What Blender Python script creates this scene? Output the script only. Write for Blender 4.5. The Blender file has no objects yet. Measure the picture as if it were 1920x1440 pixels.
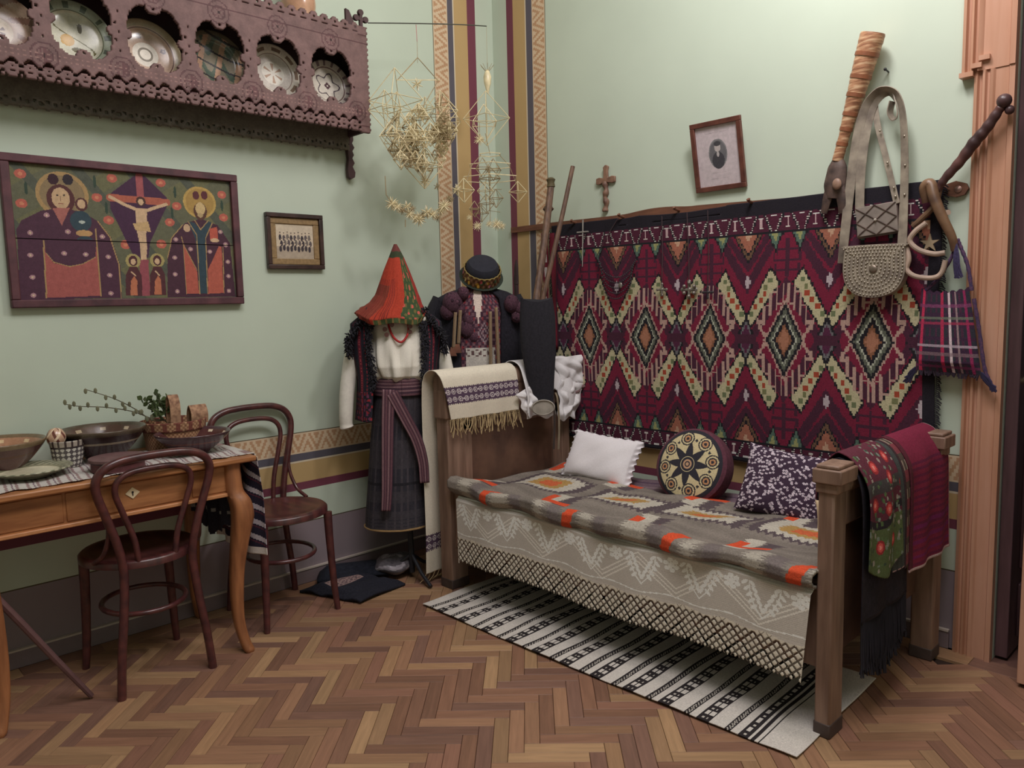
import bpy, bmesh, math, random
import numpy as np
from mathutils import Vector, Matrix, Euler
random.seed(7); rng = np.random.default_rng(7)
S = bpy.context.scene
C = S.collection
PI = math.pi
# ------------------------------------------------------------------ camera
YAW, PITCH, ROLL, FPX = -.810, .1067, -.0237, 1440.0
CAM = np.array([3.3095, -3.0633, 1.326])
_f = np.array([math.sin(YAW)*math.cos(PITCH), math.cos(YAW)*math.cos(PITCH), -math.sin(PITCH)])
_r = np.array([math.cos(YAW), -math.sin(YAW), 0.0]); _u = np.cross(_r, _f)
_r, _u = _r*math.cos(ROLL)+_u*math.sin(ROLL), -_r*math.sin(ROLL)+_u*math.cos(ROLL)
cd = bpy.data.cameras.new('camera'); cam = bpy.data.objects.new('camera', cd); C.objects.link(cam)
cam.matrix_world = Matrix(((_r[0], _u[0], -_f[0], CAM[0]), (_r[1], _u[1], -_f[1], CAM[1]), (_r[2], _u[2], -_f[2], CAM[2]), (0, 0, 0, 1)))
cd.sensor_width = 36; cd.lens = FPX/1920*36; cd.clip_start = .05
S.camera = cam
def W(px, py, axis, val):
    """measured point: where the sight line of a photograph pixel meets a wall, floor or table plane"""
    d = _f + _r*(px-960)/FPX - _u*(py-720)/FPX
    return CAM + (val-CAM[axis])/d[axis]*d
# ------------------------------------------------------------------ world, lamps, exposure
w = bpy.data.worlds.new('world'); S.world = w; w.use_nodes = True
w.node_tree.nodes['Background'].inputs[0].default_value = (.9, .95, 1, 1)
w.node_tree.nodes['Background'].inputs[1].default_value = .05
S.view_settings.view_transform = 'Standard'; S.view_settings.look = 'None'
S.view_settings.exposure = 0.0; S.view_settings.gamma = 1.0; S.view_settings.use_curve_mapping = False
def lamp(name, loc, power, size, col):
    l = bpy.data.lights.new(name, 'POINT'); l.energy = power; l.shadow_soft_size = size; l.color = col
    o = bpy.data.objects.new(name, l); C.objects.link(o); o.location = loc
    return o
lamp('ceiling_lamp', (2.1, -.82, 3.2), 58, .15, (1.0, .955, .955))
l = bpy.data.lights.new('ceiling_fill', 'AREA'); l.energy = 78; l.shape = 'DISK'; l.size = 1.8; l.color = (1.0, .955, .98)  # added broad soft fill light high in the room, not a fixture
o = bpy.data.objects.new('ceiling_fill', l); C.objects.link(o); o.location = (2.8, -2.15, 4.1)
# ------------------------------------------------------------------ helpers
def lin(c, k=1.0):
    a = np.array(c, float)/255.0
    a = np.where(a <= .04045, a/12.92, ((a+.055)/1.055)**2.4)*k
    return np.clip(a, 0.002, .92)
def newmat(name):
    m = bpy.data.materials.new(name); m.use_nodes = True
    return m, m.node_tree, m.node_tree.nodes['Principled BSDF']
def grain_nodes(nt, scale, vec='Object', detail=5, stretch=(1, 1, 1)):
    tc = nt.nodes.new('ShaderNodeTexCoord'); mp = nt.nodes.new('ShaderNodeMapping')
    mp.inputs['Scale'].default_value = stretch
    nz = nt.nodes.new('ShaderNodeTexNoise'); nz.inputs['Scale'].default_value = scale; nz.inputs['Detail'].default_value = detail
    nt.links.new(tc.outputs[vec], mp.inputs[0]); nt.links.new(mp.outputs[0], nz.inputs[0])
    return nz
def mat(name, col, rough=.7, k=1.0, var=.25, scale=25, stretch=(1, 1, 1), bump=.0, metal=0.0, col2=None, spec=.5, sheen=0):
    """principled material whose colour is broken up by stretched noise (grain, wear)"""
    m, nt, b = newmat(name)
    a = lin(col, k); c2 = lin(col2, k) if col2 is not None else np.clip(a*(1-var), 0, 1)
    nz = grain_nodes(nt, scale, stretch=stretch)
    r = nt.nodes.new('ShaderNodeValToRGB'); r.color_ramp.elements[0].position = .32; r.color_ramp.elements[1].position = .68
    r.color_ramp.elements[0].color = (*c2, 1); r.color_ramp.elements[1].color = (*np.clip(a*(1+var*.3), 0, .95), 1)
    nt.links.new(nz.outputs[0], r.inputs[0]); nt.links.new(r.outputs[0], b.inputs['Base Color'])
    b.inputs['Roughness'].default_value = rough; b.inputs['Metallic'].default_value = metal
    b.inputs['Specular IOR Level'].default_value = spec
    if sheen: b.inputs['Sheen Weight'].default_value = sheen
    if bump:
        bp = nt.nodes.new('ShaderNodeBump'); bp.inputs['Strength'].default_value = bump; bp.inputs['Distance'].default_value = .004
        nt.links.new(nz.outputs[0], bp.inputs['Height']); nt.links.new(bp.outputs[0], b.inputs['Normal'])
    return m
def matc(name, rough=.8, var=.15, scale=200, bump=.2, stretch=(1, 1, 1), spec=.3, detail=3):
    """material whose colour is the mesh's own woven or painted colour times fine noise"""
    m, nt, b = newmat(name)
    at = nt.nodes.new('ShaderNodeAttribute'); at.attribute_name = 'Col'
    nz = grain_nodes(nt, scale, stretch=stretch, detail=detail)
    mr = nt.nodes.new('ShaderNodeMapRange'); mr.inputs[1].default_value = .3; mr.inputs[2].default_value = .7
    mr.inputs[3].default_value = 1-var; mr.inputs[4].default_value = 1+var*.6
    mx = nt.nodes.new('ShaderNodeVectorMath'); mx.operation = 'SCALE'
    nt.links.new(nz.outputs[0], mr.inputs[0]); nt.links.new(at.outputs['Color'], mx.inputs[0]); nt.links.new(mr.outputs[0], mx.inputs['Scale'])
    nt.links.new(mx.outputs[0], b.inputs['Base Color']); b.inputs['Roughness'].default_value = rough
    b.inputs['Specular IOR Level'].default_value = spec
    if bump:
        bp = nt.nodes.new('ShaderNodeBump'); bp.inputs['Strength'].default_value = bump; bp.inputs['Distance'].default_value = .003
        nt.links.new(nz.outputs[0], bp.inputs['Height']); nt.links.new(bp.outputs[0], b.inputs['Normal'])
    return m
class MB:
    def __init__(s): s.v = []; s.f = []; s.c = []; s.n = 0
    def add(s, V, F, col=None):
        V = np.asarray(V, float).reshape(-1, 3); s.v.append(V); o = s.n
        s.f += [tuple(int(i)+o for i in f) for f in F]
        s.c += [tuple(col) if col is not None else (0.5, .5, .5)]*len(F)
        s.n += len(V); return s
    def box(s, x0, x1, y0, y1, z0, z1, col=None):
        V = [(x, y, z) for x in (x0, x1) for y in (y0, y1) for z in (z0, z1)]
        return s.add(V, [(0, 1, 3, 2), (4, 6, 7, 5), (0, 4, 5, 1), (2, 3, 7, 6), (0, 2, 6, 4), (1, 5, 7, 3)], col)
    def tube(s, P, r, n=8, cap=True, closed=False, col=None, flat=None):
        """swept tube; flat=(normal, ratio) squashes the section along a direction"""
        P = np.asarray(P, float); N = len(P); r = np.broadcast_to(np.asarray(r, float), (N,))
        T = (np.roll(P, -1, 0)-np.roll(P, 1, 0)) if closed else np.gradient(P, axis=0)
        T /= np.linalg.norm(T, axis=1)[:, None]+1e-12
        ref = np.array(flat[0], float) if flat else (np.array([0, 0, 1.]) if abs(T[:, 2]).max() < .8 else np.array([1., 0, 0]) if abs(T[:, 0]).max() < .8 else np.array([0, 1., 0]))
        A = []; prev = None
        V = np.zeros((N, n, 3)); th = np.arange(n)/n*2*PI
        for i in range(N):
            q = ref if (flat or prev is None) else prev
            a = q-T[i]*(q@T[i])
            if np.linalg.norm(a) < 1e-5: a = np.cross(T[i], [.3, .5, .8])
            a /= np.linalg.norm(a); prev = a; b = np.cross(T[i], a)
            ra = r[i]*(flat[1] if flat else 1)
            V[i] = P[i]+np.cos(th)[:, None]*a*ra+np.sin(th)[:, None]*b*r[i]
        F = []
        M = N if closed else N-1
        for i in range(M):
            j = (i+1) % N
            for k in range(n): F.append((i*n+k, i*n+(k+1) % n, j*n+(k+1) % n, j*n+k))
        if cap and not closed:
            F.append(tuple(range(n-1, -1, -1))); F.append(tuple((N-1)*n+k for k in range(n)))
        return s.add(V, F, col)
    def lathe(s, prof, o=(0, 0, 0), n=24, M=None, col=None, sx=1, sy=1):
        prof = np.asarray(prof, float); th = np.arange(n)/n*2*PI
        V = np.stack([prof[:, 0][:, None]*np.cos(th)*sx, prof[:, 0][:, None]*np.sin(th)*sy, np.repeat(prof[:, 1][:, None], n, 1)], -1).reshape(-1, 3)
        if M is not None: V = V@np.array(M).T
        V = V+np.array(o)
        F = [(i*n+k, i*n+(k+1) % n, (i+1)*n+(k+1) % n, (i+1)*n+k) for i in range(len(prof)-1) for k in range(n)]
        if prof[0, 0] > 1e-4: F.append(tuple(range(n-1, -1, -1)))
        if prof[-1, 0] > 1e-4: F.append(tuple((len(prof)-1)*n+k for k in range(n)))
        return s.add(V, F, col)
    def ball(s, o, r, n=12, m=8, sc=(1, 1, 1), M=None, col=None):
        pr = [(max(r*math.sin(PI*i/m), 1e-5), -r*math.cos(PI*i/m)) for i in range(m+1)]
        pr = np.asarray(pr); th = np.arange(n)/n*2*PI
        V = np.stack([pr[:, 0][:, None]*np.cos(th)*sc[0], pr[:, 0][:, None]*np.sin(th)*sc[1], np.repeat(pr[:, 1][:, None]*sc[2], n, 1)], -1).reshape(-1, 3)
        if M is not None: V = V@np.array(M).T
        F = [(i*n+k, i*n+(k+1) % n, (i+1)*n+(k+1) % n, (i+1)*n+k) for i in range(m) for k in range(n)]
        return s.add(V+np.array(o), F, col)
    def prism(s, pts, o, ax, bx, nx, t, col=None):
        """2-D outline pts in the plane (ax, bx) at o, thickened by t along nx"""
        o, ax, bx, nx = map(lambda q: np.array(q, float), (o, ax, bx, nx)); n = len(pts)
        A = np.array([o+ax*p[0]+bx*p[1] for p in pts]); V = np.vstack([A, A+nx*t])
        F = [tuple(range(n-1, -1, -1)), tuple(range(n, 2*n))]+[(i, (i+1) % n, n+(i+1) % n, n+i) for i in range(n)]
        return s.add(V, F, col)
    def ribbon(s, P, wv, t, col=None):
        """flat strap: path P, half width vector(s) wv, thickness t"""
        P = np.asarray(P, float); wv = np.broadcast_to(np.asarray(wv, float), P.shape); T = np.gradient(P, axis=0)
        nn = np.cross(T, wv); nn /= np.linalg.norm(nn, axis=1)[:, None]+1e-9
        V = np.stack([P-wv, P+wv, P+wv+nn*t, P-wv+nn*t], 1); N = len(P)
        F = [(i*4+k, i*4+(k+1) % 4, (i+1)*4+(k+1) % 4, (i+1)*4+k) for i in range(N-1) for k in range(4)]+[(3, 2, 1, 0), tuple((N-1)*4+k for k in range(4))]
        return s.add(V, F, col)
    def xf(s, M):
        M = np.array(M)
        s.v = [V@M[:3, :3].T+M[:3, 3] for V in s.v]; return s
    def mesh(s, name, smooth=35, m=None):
        me = bpy.data.meshes.new(name); me.from_pydata(np.vstack(s.v).tolist(), [], s.f)
        if any(c != (0.5, .5, .5) for c in s.c):
            a = me.color_attributes.new('Col', 'FLOAT_COLOR', 'CORNER')
            cnt = [len(f) for f in s.f]; cc = np.repeat(np.array([(*c, 1) for c in s.c], np.float32), cnt, 0)
            a.data.foreach_set('color', cc.ravel())
        if m: me.materials.append(m)
        if smooth:
            me.polygons.foreach_set('use_smooth', [True]*len(me.polygons)); me.set_sharp_from_angle(angle=math.radians(smooth))
        return me
def link(name, me, parent=None):
    o = bpy.data.objects.new(name, me); C.objects.link(o)
    if parent is not None:
        o.parent = parent
        o.matrix_parent_inverse = (Matrix.LocRotScale(parent.location, parent.rotation_euler, parent.scale)).inverted() if parent.parent is None else \
            (Matrix.LocRotScale(parent.location, parent.rotation_euler, parent.scale)).inverted()
    return o
def obj(name, mb, m, parent=None, smooth=35, bev=0):
    o = link(name, mb.mesh(name, smooth, m), parent)
    if bev:
        b = o.modifiers.new('b', 'BEVEL'); b.width = bev; b.segments = 2; b.limit_method = 'ANGLE'; b.angle_limit = math.radians(40)
    return o
def thing(name, label, cat, loc, group=None):
    o = bpy.data.objects.new(name, None); C.objects.link(o); o.location = [float(x) for x in loc]; o.empty_display_size = .05
    return tag(o, label, cat, group)
def tag(o, label, cat=None, group=None, kind=None):
    if label: o['label'] = label
    if cat: o['category'] = cat
    if group: o['group'] = group
    if kind: o['kind'] = kind
    return o
def struct(name, mb, m, label=None, smooth=0, bev=0):
    o = obj(name, mb, m, None, smooth, bev); o['kind'] = 'structure'
    if label: o['label'] = label
    return o
def spline(pts, n=8):
    """Catmull-Rom through the points"""
    P = np.asarray(pts, float); Q = np.vstack([2*P[0]-P[1], P, 2*P[-1]-P[-2]]); out = []
    for i in range(len(P)-1):
        a, b, c, d = Q[i:i+4]
        for k in range(n):
            t = k/n; out.append(.5*((2*b)+(-a+c)*t+(2*a-5*b+4*c-d)*t*t+(-a+3*b-3*c+d)*t**3))
    out.append(P[-1]); return np.array(out)
class Cv:
    """a woven / painted colour grid: x to the right, y downwards, in the unit the caller likes"""
    def __init__(s, w, h, nx, ny, bg, k=1.0):
        s.w, s.h, s.nx, s.ny, s.k = w, h, nx, ny, k
        s.X, s.Y = np.meshgrid((np.arange(nx)+.5)/nx*w, (np.arange(ny)+.5)/ny*h)
        s.C = np.empty((ny, nx, 3)); s.C[:] = lin(bg, k); s.hole = np.zeros((ny, nx), bool)
    def fill(s, m, col): s.C[m] = lin(col, s.k)
    def ell(s, cx, cy, rx, ry, col): s.fill(((s.X-cx)/rx)**2+((s.Y-cy)/ry)**2 < 1, col)
    def rect(s, x0, x1, y0, y1, col): s.fill((s.X >= x0) & (s.X < x1) & (s.Y >= y0) & (s.Y < y1), col)
    def inpoly(s, pts):
        m = np.zeros(s.X.shape, bool); n = len(pts)
        for i in range(n):
            (x0, y0), (x1, y1) = pts[i], pts[(i+1) % n]
            if y0 == y1: continue
            c = ((y0 > s.Y) != (y1 > s.Y)) & (s.X < (x1-x0)*(s.Y-y0)/(y1-y0)+x0); m ^= c
        return m
    def poly(s, pts, col): s.fill(s.inpoly(pts), col)
    def line(s, pts, wd, col):
        for (x0, y0), (x1, y1) in zip(pts[:-1], pts[1:]):
            dx, dy = x1-x0, y1-y0; L = dx*dx+dy*dy+1e-12
            t = np.clip(((s.X-x0)*dx+(s.Y-y0)*dy)/L, 0, 1)
            s.fill((s.X-x0-t*dx)**2+(s.Y-y0-t*dy)**2 < wd*wd/4, col)
    def jitter(s, a=.08): s.C *= 1+a*(rng.random((s.ny, s.nx, 1))*2-1); return s
def sheet(name, cv, pos, m, parent=None, thick=0.0, smooth=True, side=None):
    """turn a colour grid into cloth: pos(u, v) gives the surface, u right 0..1, v down 0..1"""
    nx, ny = cv.nx, cv.ny
    U, V = np.meshgrid(np.arange(nx+1)/nx, np.arange(ny+1)/ny)
    P = np.asarray(pos(U, V), float)
    if P.shape[0] == 3 and P.ndim == 3 and P.shape[-1] != 3: P = np.moveaxis(P, 0, -1)
    idx = np.arange((nx+1)*(ny+1)).reshape(ny+1, nx+1)
    keep = ~cv.hole
    q = np.stack([idx[:-1, :-1], idx[1:, :-1], idx[1:, 1:], idx[:-1, 1:]], -1)[keep]
    col = cv.C[keep]
    Vt = P.reshape(-1, 3)
    if cv.hole.any():
        used = np.unique(q); mp = np.full(len(Vt), -1); mp[used] = np.arange(len(used)); Vt = Vt[used]; q = mp[q]
    me = bpy.data.meshes.new(name); nf = len(q)
    me.vertices.add(len(Vt)); me.vertices.foreach_set('co', Vt.astype(np.float32).ravel())
    me.loops.add(nf*4); me.loops.foreach_set('vertex_index', q.astype(np.int32).ravel())
    me.polygons.add(nf); me.polygons.foreach_set('loop_start', np.arange(nf, dtype=np.int32)*4)
    me.update(calc_edges=True)
    a = me.color_attributes.new('Col', 'FLOAT_COLOR', 'CORNER')
    cc = np.ones((nf, 4), np.float32); cc[:, :3] = col; a.data.foreach_set('color', np.repeat(cc, 4, 0).ravel())
    if smooth: me.polygons.foreach_set('use_smooth', [True]*nf)
    me.materials.append(m)
    o = link(name, me, parent)
    if thick:
        sm = o.modifiers.new('s', 'SOLIDIFY'); sm.thickness = thick; sm.offset = 0
    return o
def st(*a): return np.stack(np.broadcast_arrays(*a), -1)
WEAVE = matc('woven_wool', .95, .18, 260, .35)
LINEN = matc('linen_cloth', .9, .1, 320, .25)
PAINT = matc('painted_surface', .6, .12, 60, .1)
CERAM = matc('glazed_pottery', .22, .12, 40, .03, spec=.6)
FELT = matc('felt', 1.0, .25, 120, .3)
# ------------------------------------------------------------------ room shell
GREEN = lin((195, 206, 189)); CREAM = lin((214, 190, 160)); TAN = lin((190, 160, 112)); NAVY = lin((92, 88, 98)); RED = lin((118, 62, 78))
MAUVE = lin((142, 128, 134)); DARK = lin((84, 76, 58)); STROKE = lin((188, 148, 114)); LIGHT = lin((214, 200, 176))
WALL = matc('painted_plaster', .62, .05, 2.2, .04, spec=.35, detail=6)
def zig(s, t):
    """stencilled herringbone strokes across the band; s 0..1 across, t metres along"""
    ph = (t/.098) % 1.0; tri = np.abs(ph-.5)*2
    v = (s-tri*1.0) % .60
    return (v < .28) & (s > .08) & (s < .93)
def wallmesh(name, fn, rects, bands, back):
    """rects (a0,a1,z0,z1,colour); bands (a0,a1,z0,z1,vertical)"""
    mb = MB(); mb.box(*back, tuple(GREEN))
    for a0, a1, z0, z1, col in rects:
        mb.add([fn(a0, z0), fn(a1, z0), fn(a1, z1), fn(a0, z1)], [(0, 1, 2, 3)], tuple(col))
    for a0, a1, z0, z1, vert in bands:
        c = .007; na, nz = max(1, round(abs(a1-a0)/c)), max(1, round((z1-z0)/c))
        A = a0+(a1-a0)*np.arange(na+1)/na; Z = z0+(z1-z0)*np.arange(nz+1)/nz
        V = [fn(a, z) for z in Z for a in A]; F = []; cols = []
        ca = (np.arange(na)+.5)/na; cz = (np.arange(nz)+.5)/nz
        G = zig(ca[None, :], z0+cz[:, None]*(z1-z0)) if vert else zig(cz[:, None], a0+ca[None, :]*(a1-a0))
        o = mb.n; mb.v.append(np.array(V)); mb.n += len(V)
        for j in range(nz):
            for i in range(na):
                mb.f.append((o+j*(na+1)+i, o+j*(na+1)+i+1, o+(j+1)*(na+1)+i+1, o+(j+1)*(na+1)+i)); mb.c.append(tuple(STROKE if G[j, i] else CREAM))
    return mb
H = 4.2
def bandset(A, far):
    """A: distances from the corner; far: end of the wall. Returns rects and zigzag bands"""
    s0, s1, s2, s3, s4, s5 = A; D = [.734, .635, .597, .493, .456, .297]
    R = [(s0+.004, far, .734, H, GREEN), (s0, s0+.004, .734, H, DARK), (s2, s1, .734, H, NAVY), (s2-.008, s2, .734, H, LIGHT),
         (s3, s2-.008, .734, H, TAN), (s4, s3, .734, H, RED), (0, s4, .734, H, GREEN),
         (0, far, .730, .734, DARK), (0, far, .597, .632, NAVY), (0, far, .589, .597, LIGHT), (0, far, .493, .589, TAN), (0, far, .456, .493, RED),
         (0, far, .300, .456, GREEN), (0, far, .295, .300, DARK), (0, far, 0, .295, MAUVE)]
    return R, [(s1, s0, .734, H, True), (0, far, .632, .730, False)]
R, B = bandset((.424, .326, .289, .187, .129, 0), 6.0)
o = struct('wall_left', wallmesh('wall_left', lambda a, z: (0, -a, z), R, B, (-.15, -.003, -6, .15, 0, H)), WALL, 'pale green plaster wall with painted striped bands at the corner and dado')
R, B = bandset((.406, .311, .266, .166, .115, 0), 2.57)
mb = wallmesh('wall_right', lambda a, z: (a, 0, z), R, B, (0, 2.57, .003, .15, 0, H))
mb.box(2.57, 3.6, 0, .15, 2.75, H, tuple(GREEN)); mb.box(3.6, 5.2, 0, .15, 0, H, tuple(GREEN))
struct('wall_right', mb, WALL, 'pale green wall behind the bed with painted stripes at the corner')
GR = mat('wall_green', (195, 206, 189), .7, var=.04)
struct('wall_back', MB().box(-.15, 5.35, -6.15, -6, 0, H), GR)
struct('wall_far', MB().box(5.2, 5.35, -6, .15, 0, H), GR)
struct('ceiling', MB().box(-.15, 5.35, -6.15, 2.15, H, H+.1), mat('ceiling_white', (228, 224, 214), .8, var=.02))
struct('wall_hall', MB().box(1.5, 4.6, 2.0, 2.15, 0, H), mat('hall_plaster', (120, 110, 120), .8, var=.04))
BB = mat('skirting_paint', (128, 112, 116), .5, var=.06); BT = mat('skirting_highlight', (196, 182, 172), .4, var=.06)  # paler second colour paints the highlight along the skirting's top edge
def skirt(name, horiz, a0, a1):
    mb = MB(); e = MB()
    if horiz: mb.box(a0, a1, -.014, -.001, 0, .066); e.box(a0, a1, -.018, -.001, .066, .073); 
    else: mb.box(.001, .014, a0, a1, 0, .066); e.box(.001, .018, a0, a1, .066, .073)
    o = struct(name, mb, BB, bev=.002); obj('moulding', e, BT, o)
skirt('baseboard_left', False, -6, -.02); skirt('baseboard_right', True, .02, 2.43)
# door casing: fluted board, stepped out wider above 2.06 m
OAK = mat('varnished_pine', (198, 152, 128), .40, var=.08, scale=5, stretch=(5, 5, .4), spec=.5, col2=(184, 134, 106))
def flutes(x0, x1, wide):
    """profile of the casing seen from above, (x, depth from wall)"""
    p = [(x0, 0), (x0, .022), (x0+.012, .03), (x0+.016, .018), (x0+.022, .016), (x0+.028, .03), (x0+.036, .032), (x0+.040, .02), (x0+.047, .02),
         (x0+.052, .034), (x0+.060, .03), (x0+.066, .024), (x1-.02, .024), (x1-.016, .034), (x1, .034), (x1, 0)]
    return p
mb = MB().prism([(x, -d) for x, d in flutes(2.446, 2.57, 0)], (0, 0, 0), (1, 0, 0), (0, 1, 0), (0, 0, 1), 2.069)
t = struct('trim_1', mb, OAK, 'varnished pine door casing with fluted mouldings')
mb = MB().prism([(x, -d*1.15) for x, d in flutes(2.407, 2.57, 0)], (0, 0, 2.069), (1, 0, 0), (0, 1, 0), (0, 0, 1), H-2.069)
mb.box(2.403, 2.446, -.04, -.001, 2.055, 2.071); mb.box(2.44, 2.472, -.044, -.03, 2.078, 2.094); mb.box(2.462, 2.495, -.042, -.028, 2.10, 2.116)
obj('casing_head', mb, OAK, t)
DW = mat('dark_stained_wood', (96, 70, 74), .35, var=.3, scale=8, stretch=(6, 6, .6))
d = struct('door_1', MB().box(2.572, 2.612, .02, .80, .01, 2.6), DW, 'dark stained panelled door leaf standing open into the next room', bev=.003)
for z0, z1 in ((.06, .26), (.32, .86), (.92, .98), (1.04, 1.20), (1.30, 2.40)):
    mb = MB().box(2.612, 2.622, .12, .70, z0, z1); mb.box(2.612, 2.630, .16, .66, z0+.03, z1-.03) if z1-z0 > .12 else None
    obj('door_panel', mb, DW, d, bev=.004)
mb = MB().tube([(2.612, .15, 1.0), (2.655, .15, 1.0), (2.66, .17, 1.0), (2.66, .25, 1.0)], .009, 8); mb.lathe([(.022, 0), (.022, .006), (.01, .008)], (2.612, .15, 1.0), 14, [[0, 0, 1], [0, 1, 0], [-1, 0, 0]])
obj('door_handle', mb, mat('brass', (214, 196, 150), .3, metal=.8, var=.1), d)
struct('door_2', MB().box(2.684, 3.3, -.165, -.125, .015, 2.6), OAK, 'varnished pine edge of a door leaf at the right edge of view', bev=.003)
# ------------------------------------------------------------------ parquet
struct('floor', MB().box(-.15, 5.35, -6.15, 2.15, -.12, -.0125), mat('subfloor', (58, 40, 32), .9))
FL = bpy.data.objects['floor']; FL['label'] = 'herringbone oak parquet floor'
def plankmat():
    m, nt, b = newmat('oak_parquet')
    at = nt.nodes.new('ShaderNodeAttribute'); at.attribute_name = 'Col'
    pc = nt.nodes.new('ShaderNodeAttribute'); pc.attribute_name = 'grain'
    mp = nt.nodes.new('ShaderNodeMapping'); mp.inputs['Scale'].default_value = (5, 70, 5)
    nz = nt.nodes.new('ShaderNodeTexNoise'); nz.inputs['Scale'].default_value = 1.3; nz.inputs['Detail'].default_value = 6; nz.inputs['Distortion'].default_value = .6
    nt.links.new(pc.outputs['Vector'], mp.inputs[0]); nt.links.new(mp.outputs[0], nz.inputs[0])
    mr = nt.nodes.new('ShaderNodeMapRange'); mr.inputs[1].default_value = .3; mr.inputs[2].default_value = .7; mr.inputs[3].default_value = .82; mr.inputs[4].default_value = 1.1
    mx = nt.nodes.new('ShaderNodeVectorMath'); mx.operation = 'SCALE'
    nt.links.new(nz.outputs[0], mr.inputs[0]); nt.links.new(at.outputs['Color'], mx.inputs[0]); nt.links.new(mr.outputs[0], mx.inputs['Scale'])
    nt.links.new(mx.outputs[0], b.inputs['Base Color']); b.inputs['Roughness'].default_value = .48; b.inputs['Specular IOR Level'].default_value = .35
    tc = nt.nodes.new('ShaderNodeTexCoord')
    return m
PM = plankmat(); PL, PW = .24, .0475
PC = [(158, 118, 92), (148, 108, 86), (142, 102, 84), (138, 100, 80), (132, 96, 78), (166, 128, 96), (156, 122, 92), (130, 96, 82), (146, 110, 84), (172, 136, 102), (126, 92, 78), (150, 112, 86)]
def plank_geo(col, ln=PL):
    g = .0006; c = .0012; L, w_ = ln-2*g, PW-2*g
    V = [(x, y, -.012) for x in (-L/2, L/2) for y in (-w_/2, w_/2)]+[(x, y, -c) for x in (-L/2, L/2) for y in (-w_/2, w_/2)]+[(x*(1-2*c/L), y*(1-2*c/w_), 0) for x in (-L/2, L/2) for y in (-w_/2, w_/2)]
    F = [(4, 8, 9, 5), (6, 7, 11, 10), (4, 6, 10, 8), (5, 9, 11, 7), (8, 10, 11, 9), (0, 4, 5, 1), (2, 3, 7, 6), (0, 2, 6, 4), (1, 5, 7, 3)]
    return np.array(V), F
def setgrain(me, co):
    a = me.attributes.new('grain', 'FLOAT_VECTOR', 'POINT'); a.data.foreach_set('vector', np.asarray(co, np.float32).ravel())
PME = []
for i, c in enumerate(PC*2):
    V, F = plank_geo(c); mb = MB().add(V, F, tuple(lin(c, 1.0 if i < len(PC) else .86))); me = mb.mesh('plank', 0, PM); setgrain(me, V+np.array([i*3.1, i*1.7, i])); PME.append(me)
cand = []; r2 = math.sqrt(.5)
for i in range(-110, 60):
    for k in range(-14, 16):
        for kind in (0, 1):
            u, v = i*PW+k*PL, i*PW-k*PL
            cu, cv_ = (u+PL/2, v+PW/2) if kind == 0 else (u+PL+PW/2, v+PW-PL/2)
            cu += .0813; cv_ += -1.887-PW
            x, y = (cu-cv_)*r2, (cu+cv_)*r2
            if not (0.10 < x < 4.6 and -4.6 < y < -.10): continue
            dv = np.array([x, y, 0])-CAM; dp = dv@_f
            if dp < .3: sz = 0
            else:
                px, py = 960+FPX*(dv@_r)/dp, 720-FPX*(dv@_u)/dp
                inside = -60 < px < 1980 and py < 1500
                covered = (.62 < x < 2.3 and -1.0 < y)
                sz = 1/dp if (inside and not covered) else 0
            cand.append((sz, x, y, kind))
cand.sort(reverse=True)
for n, (sz, x, y, kind) in enumerate(cand[:300]):
    o = link('plank', PME[random.randrange(len(PME))], FL); o.location = (x, y, random.uniform(-.0004, 0)); o.rotation_euler = (0, 0, PI/4 if kind == 0 else -PI/4)
mb = MB(); gr = []
rest = cand[300:]
for n, (sz, x, y, kind) in enumerate(rest):
    i = random.randrange(len(PC)); V, F = plank_geo(PC[i]); a = PI/4 if kind == 0 else -PI/4
    gr.append(V+np.array([n*.37, n*.91, n])); Vr = np.stack([V[:, 0]*math.cos(a)-V[:, 1]*math.sin(a)+x, V[:, 0]*math.sin(a)+V[:, 1]*math.cos(a)+y, V[:, 2]], 1)
    mb.add(Vr, F, tuple(lin(PC[i], random.uniform(.84, 1.02))))
# straight border boards along both walls close the herringbone field
for n in range(22):
    for a0, side in ((.0, 0), (.0, 1)):
        V, F = plank_geo(PC[n % 12], .28); V[:, 1] *= 1.9; gr.append(V+np.array([n, n*2.1+side, 5]))
        Vr = np.stack([-V[:, 1]+.058, V[:, 0]-.14-n*.28, V[:, 2]], 1) if side == 0 else np.stack([V[:, 0]+.14+n*.28, V[:, 1]-.058, V[:, 2]], 1)
        if side == 1 and n > 16: gr.pop(); continue
        Vr[:, 2] += .0006
        mb.add(Vr, F, tuple(lin(PC[(n*5+side) % 12], .92)))
mb.box(2.57, 3.6, -.1, 2.0, -.012, -.001, tuple(lin((104, 74, 66))))
gr.append(np.zeros((8, 3)))
me = mb.mesh('plank', 0, PM); setgrain(me, np.vstack(gr)); o = link('plank', me, FL); o['kind'] = 'stuff'
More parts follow.
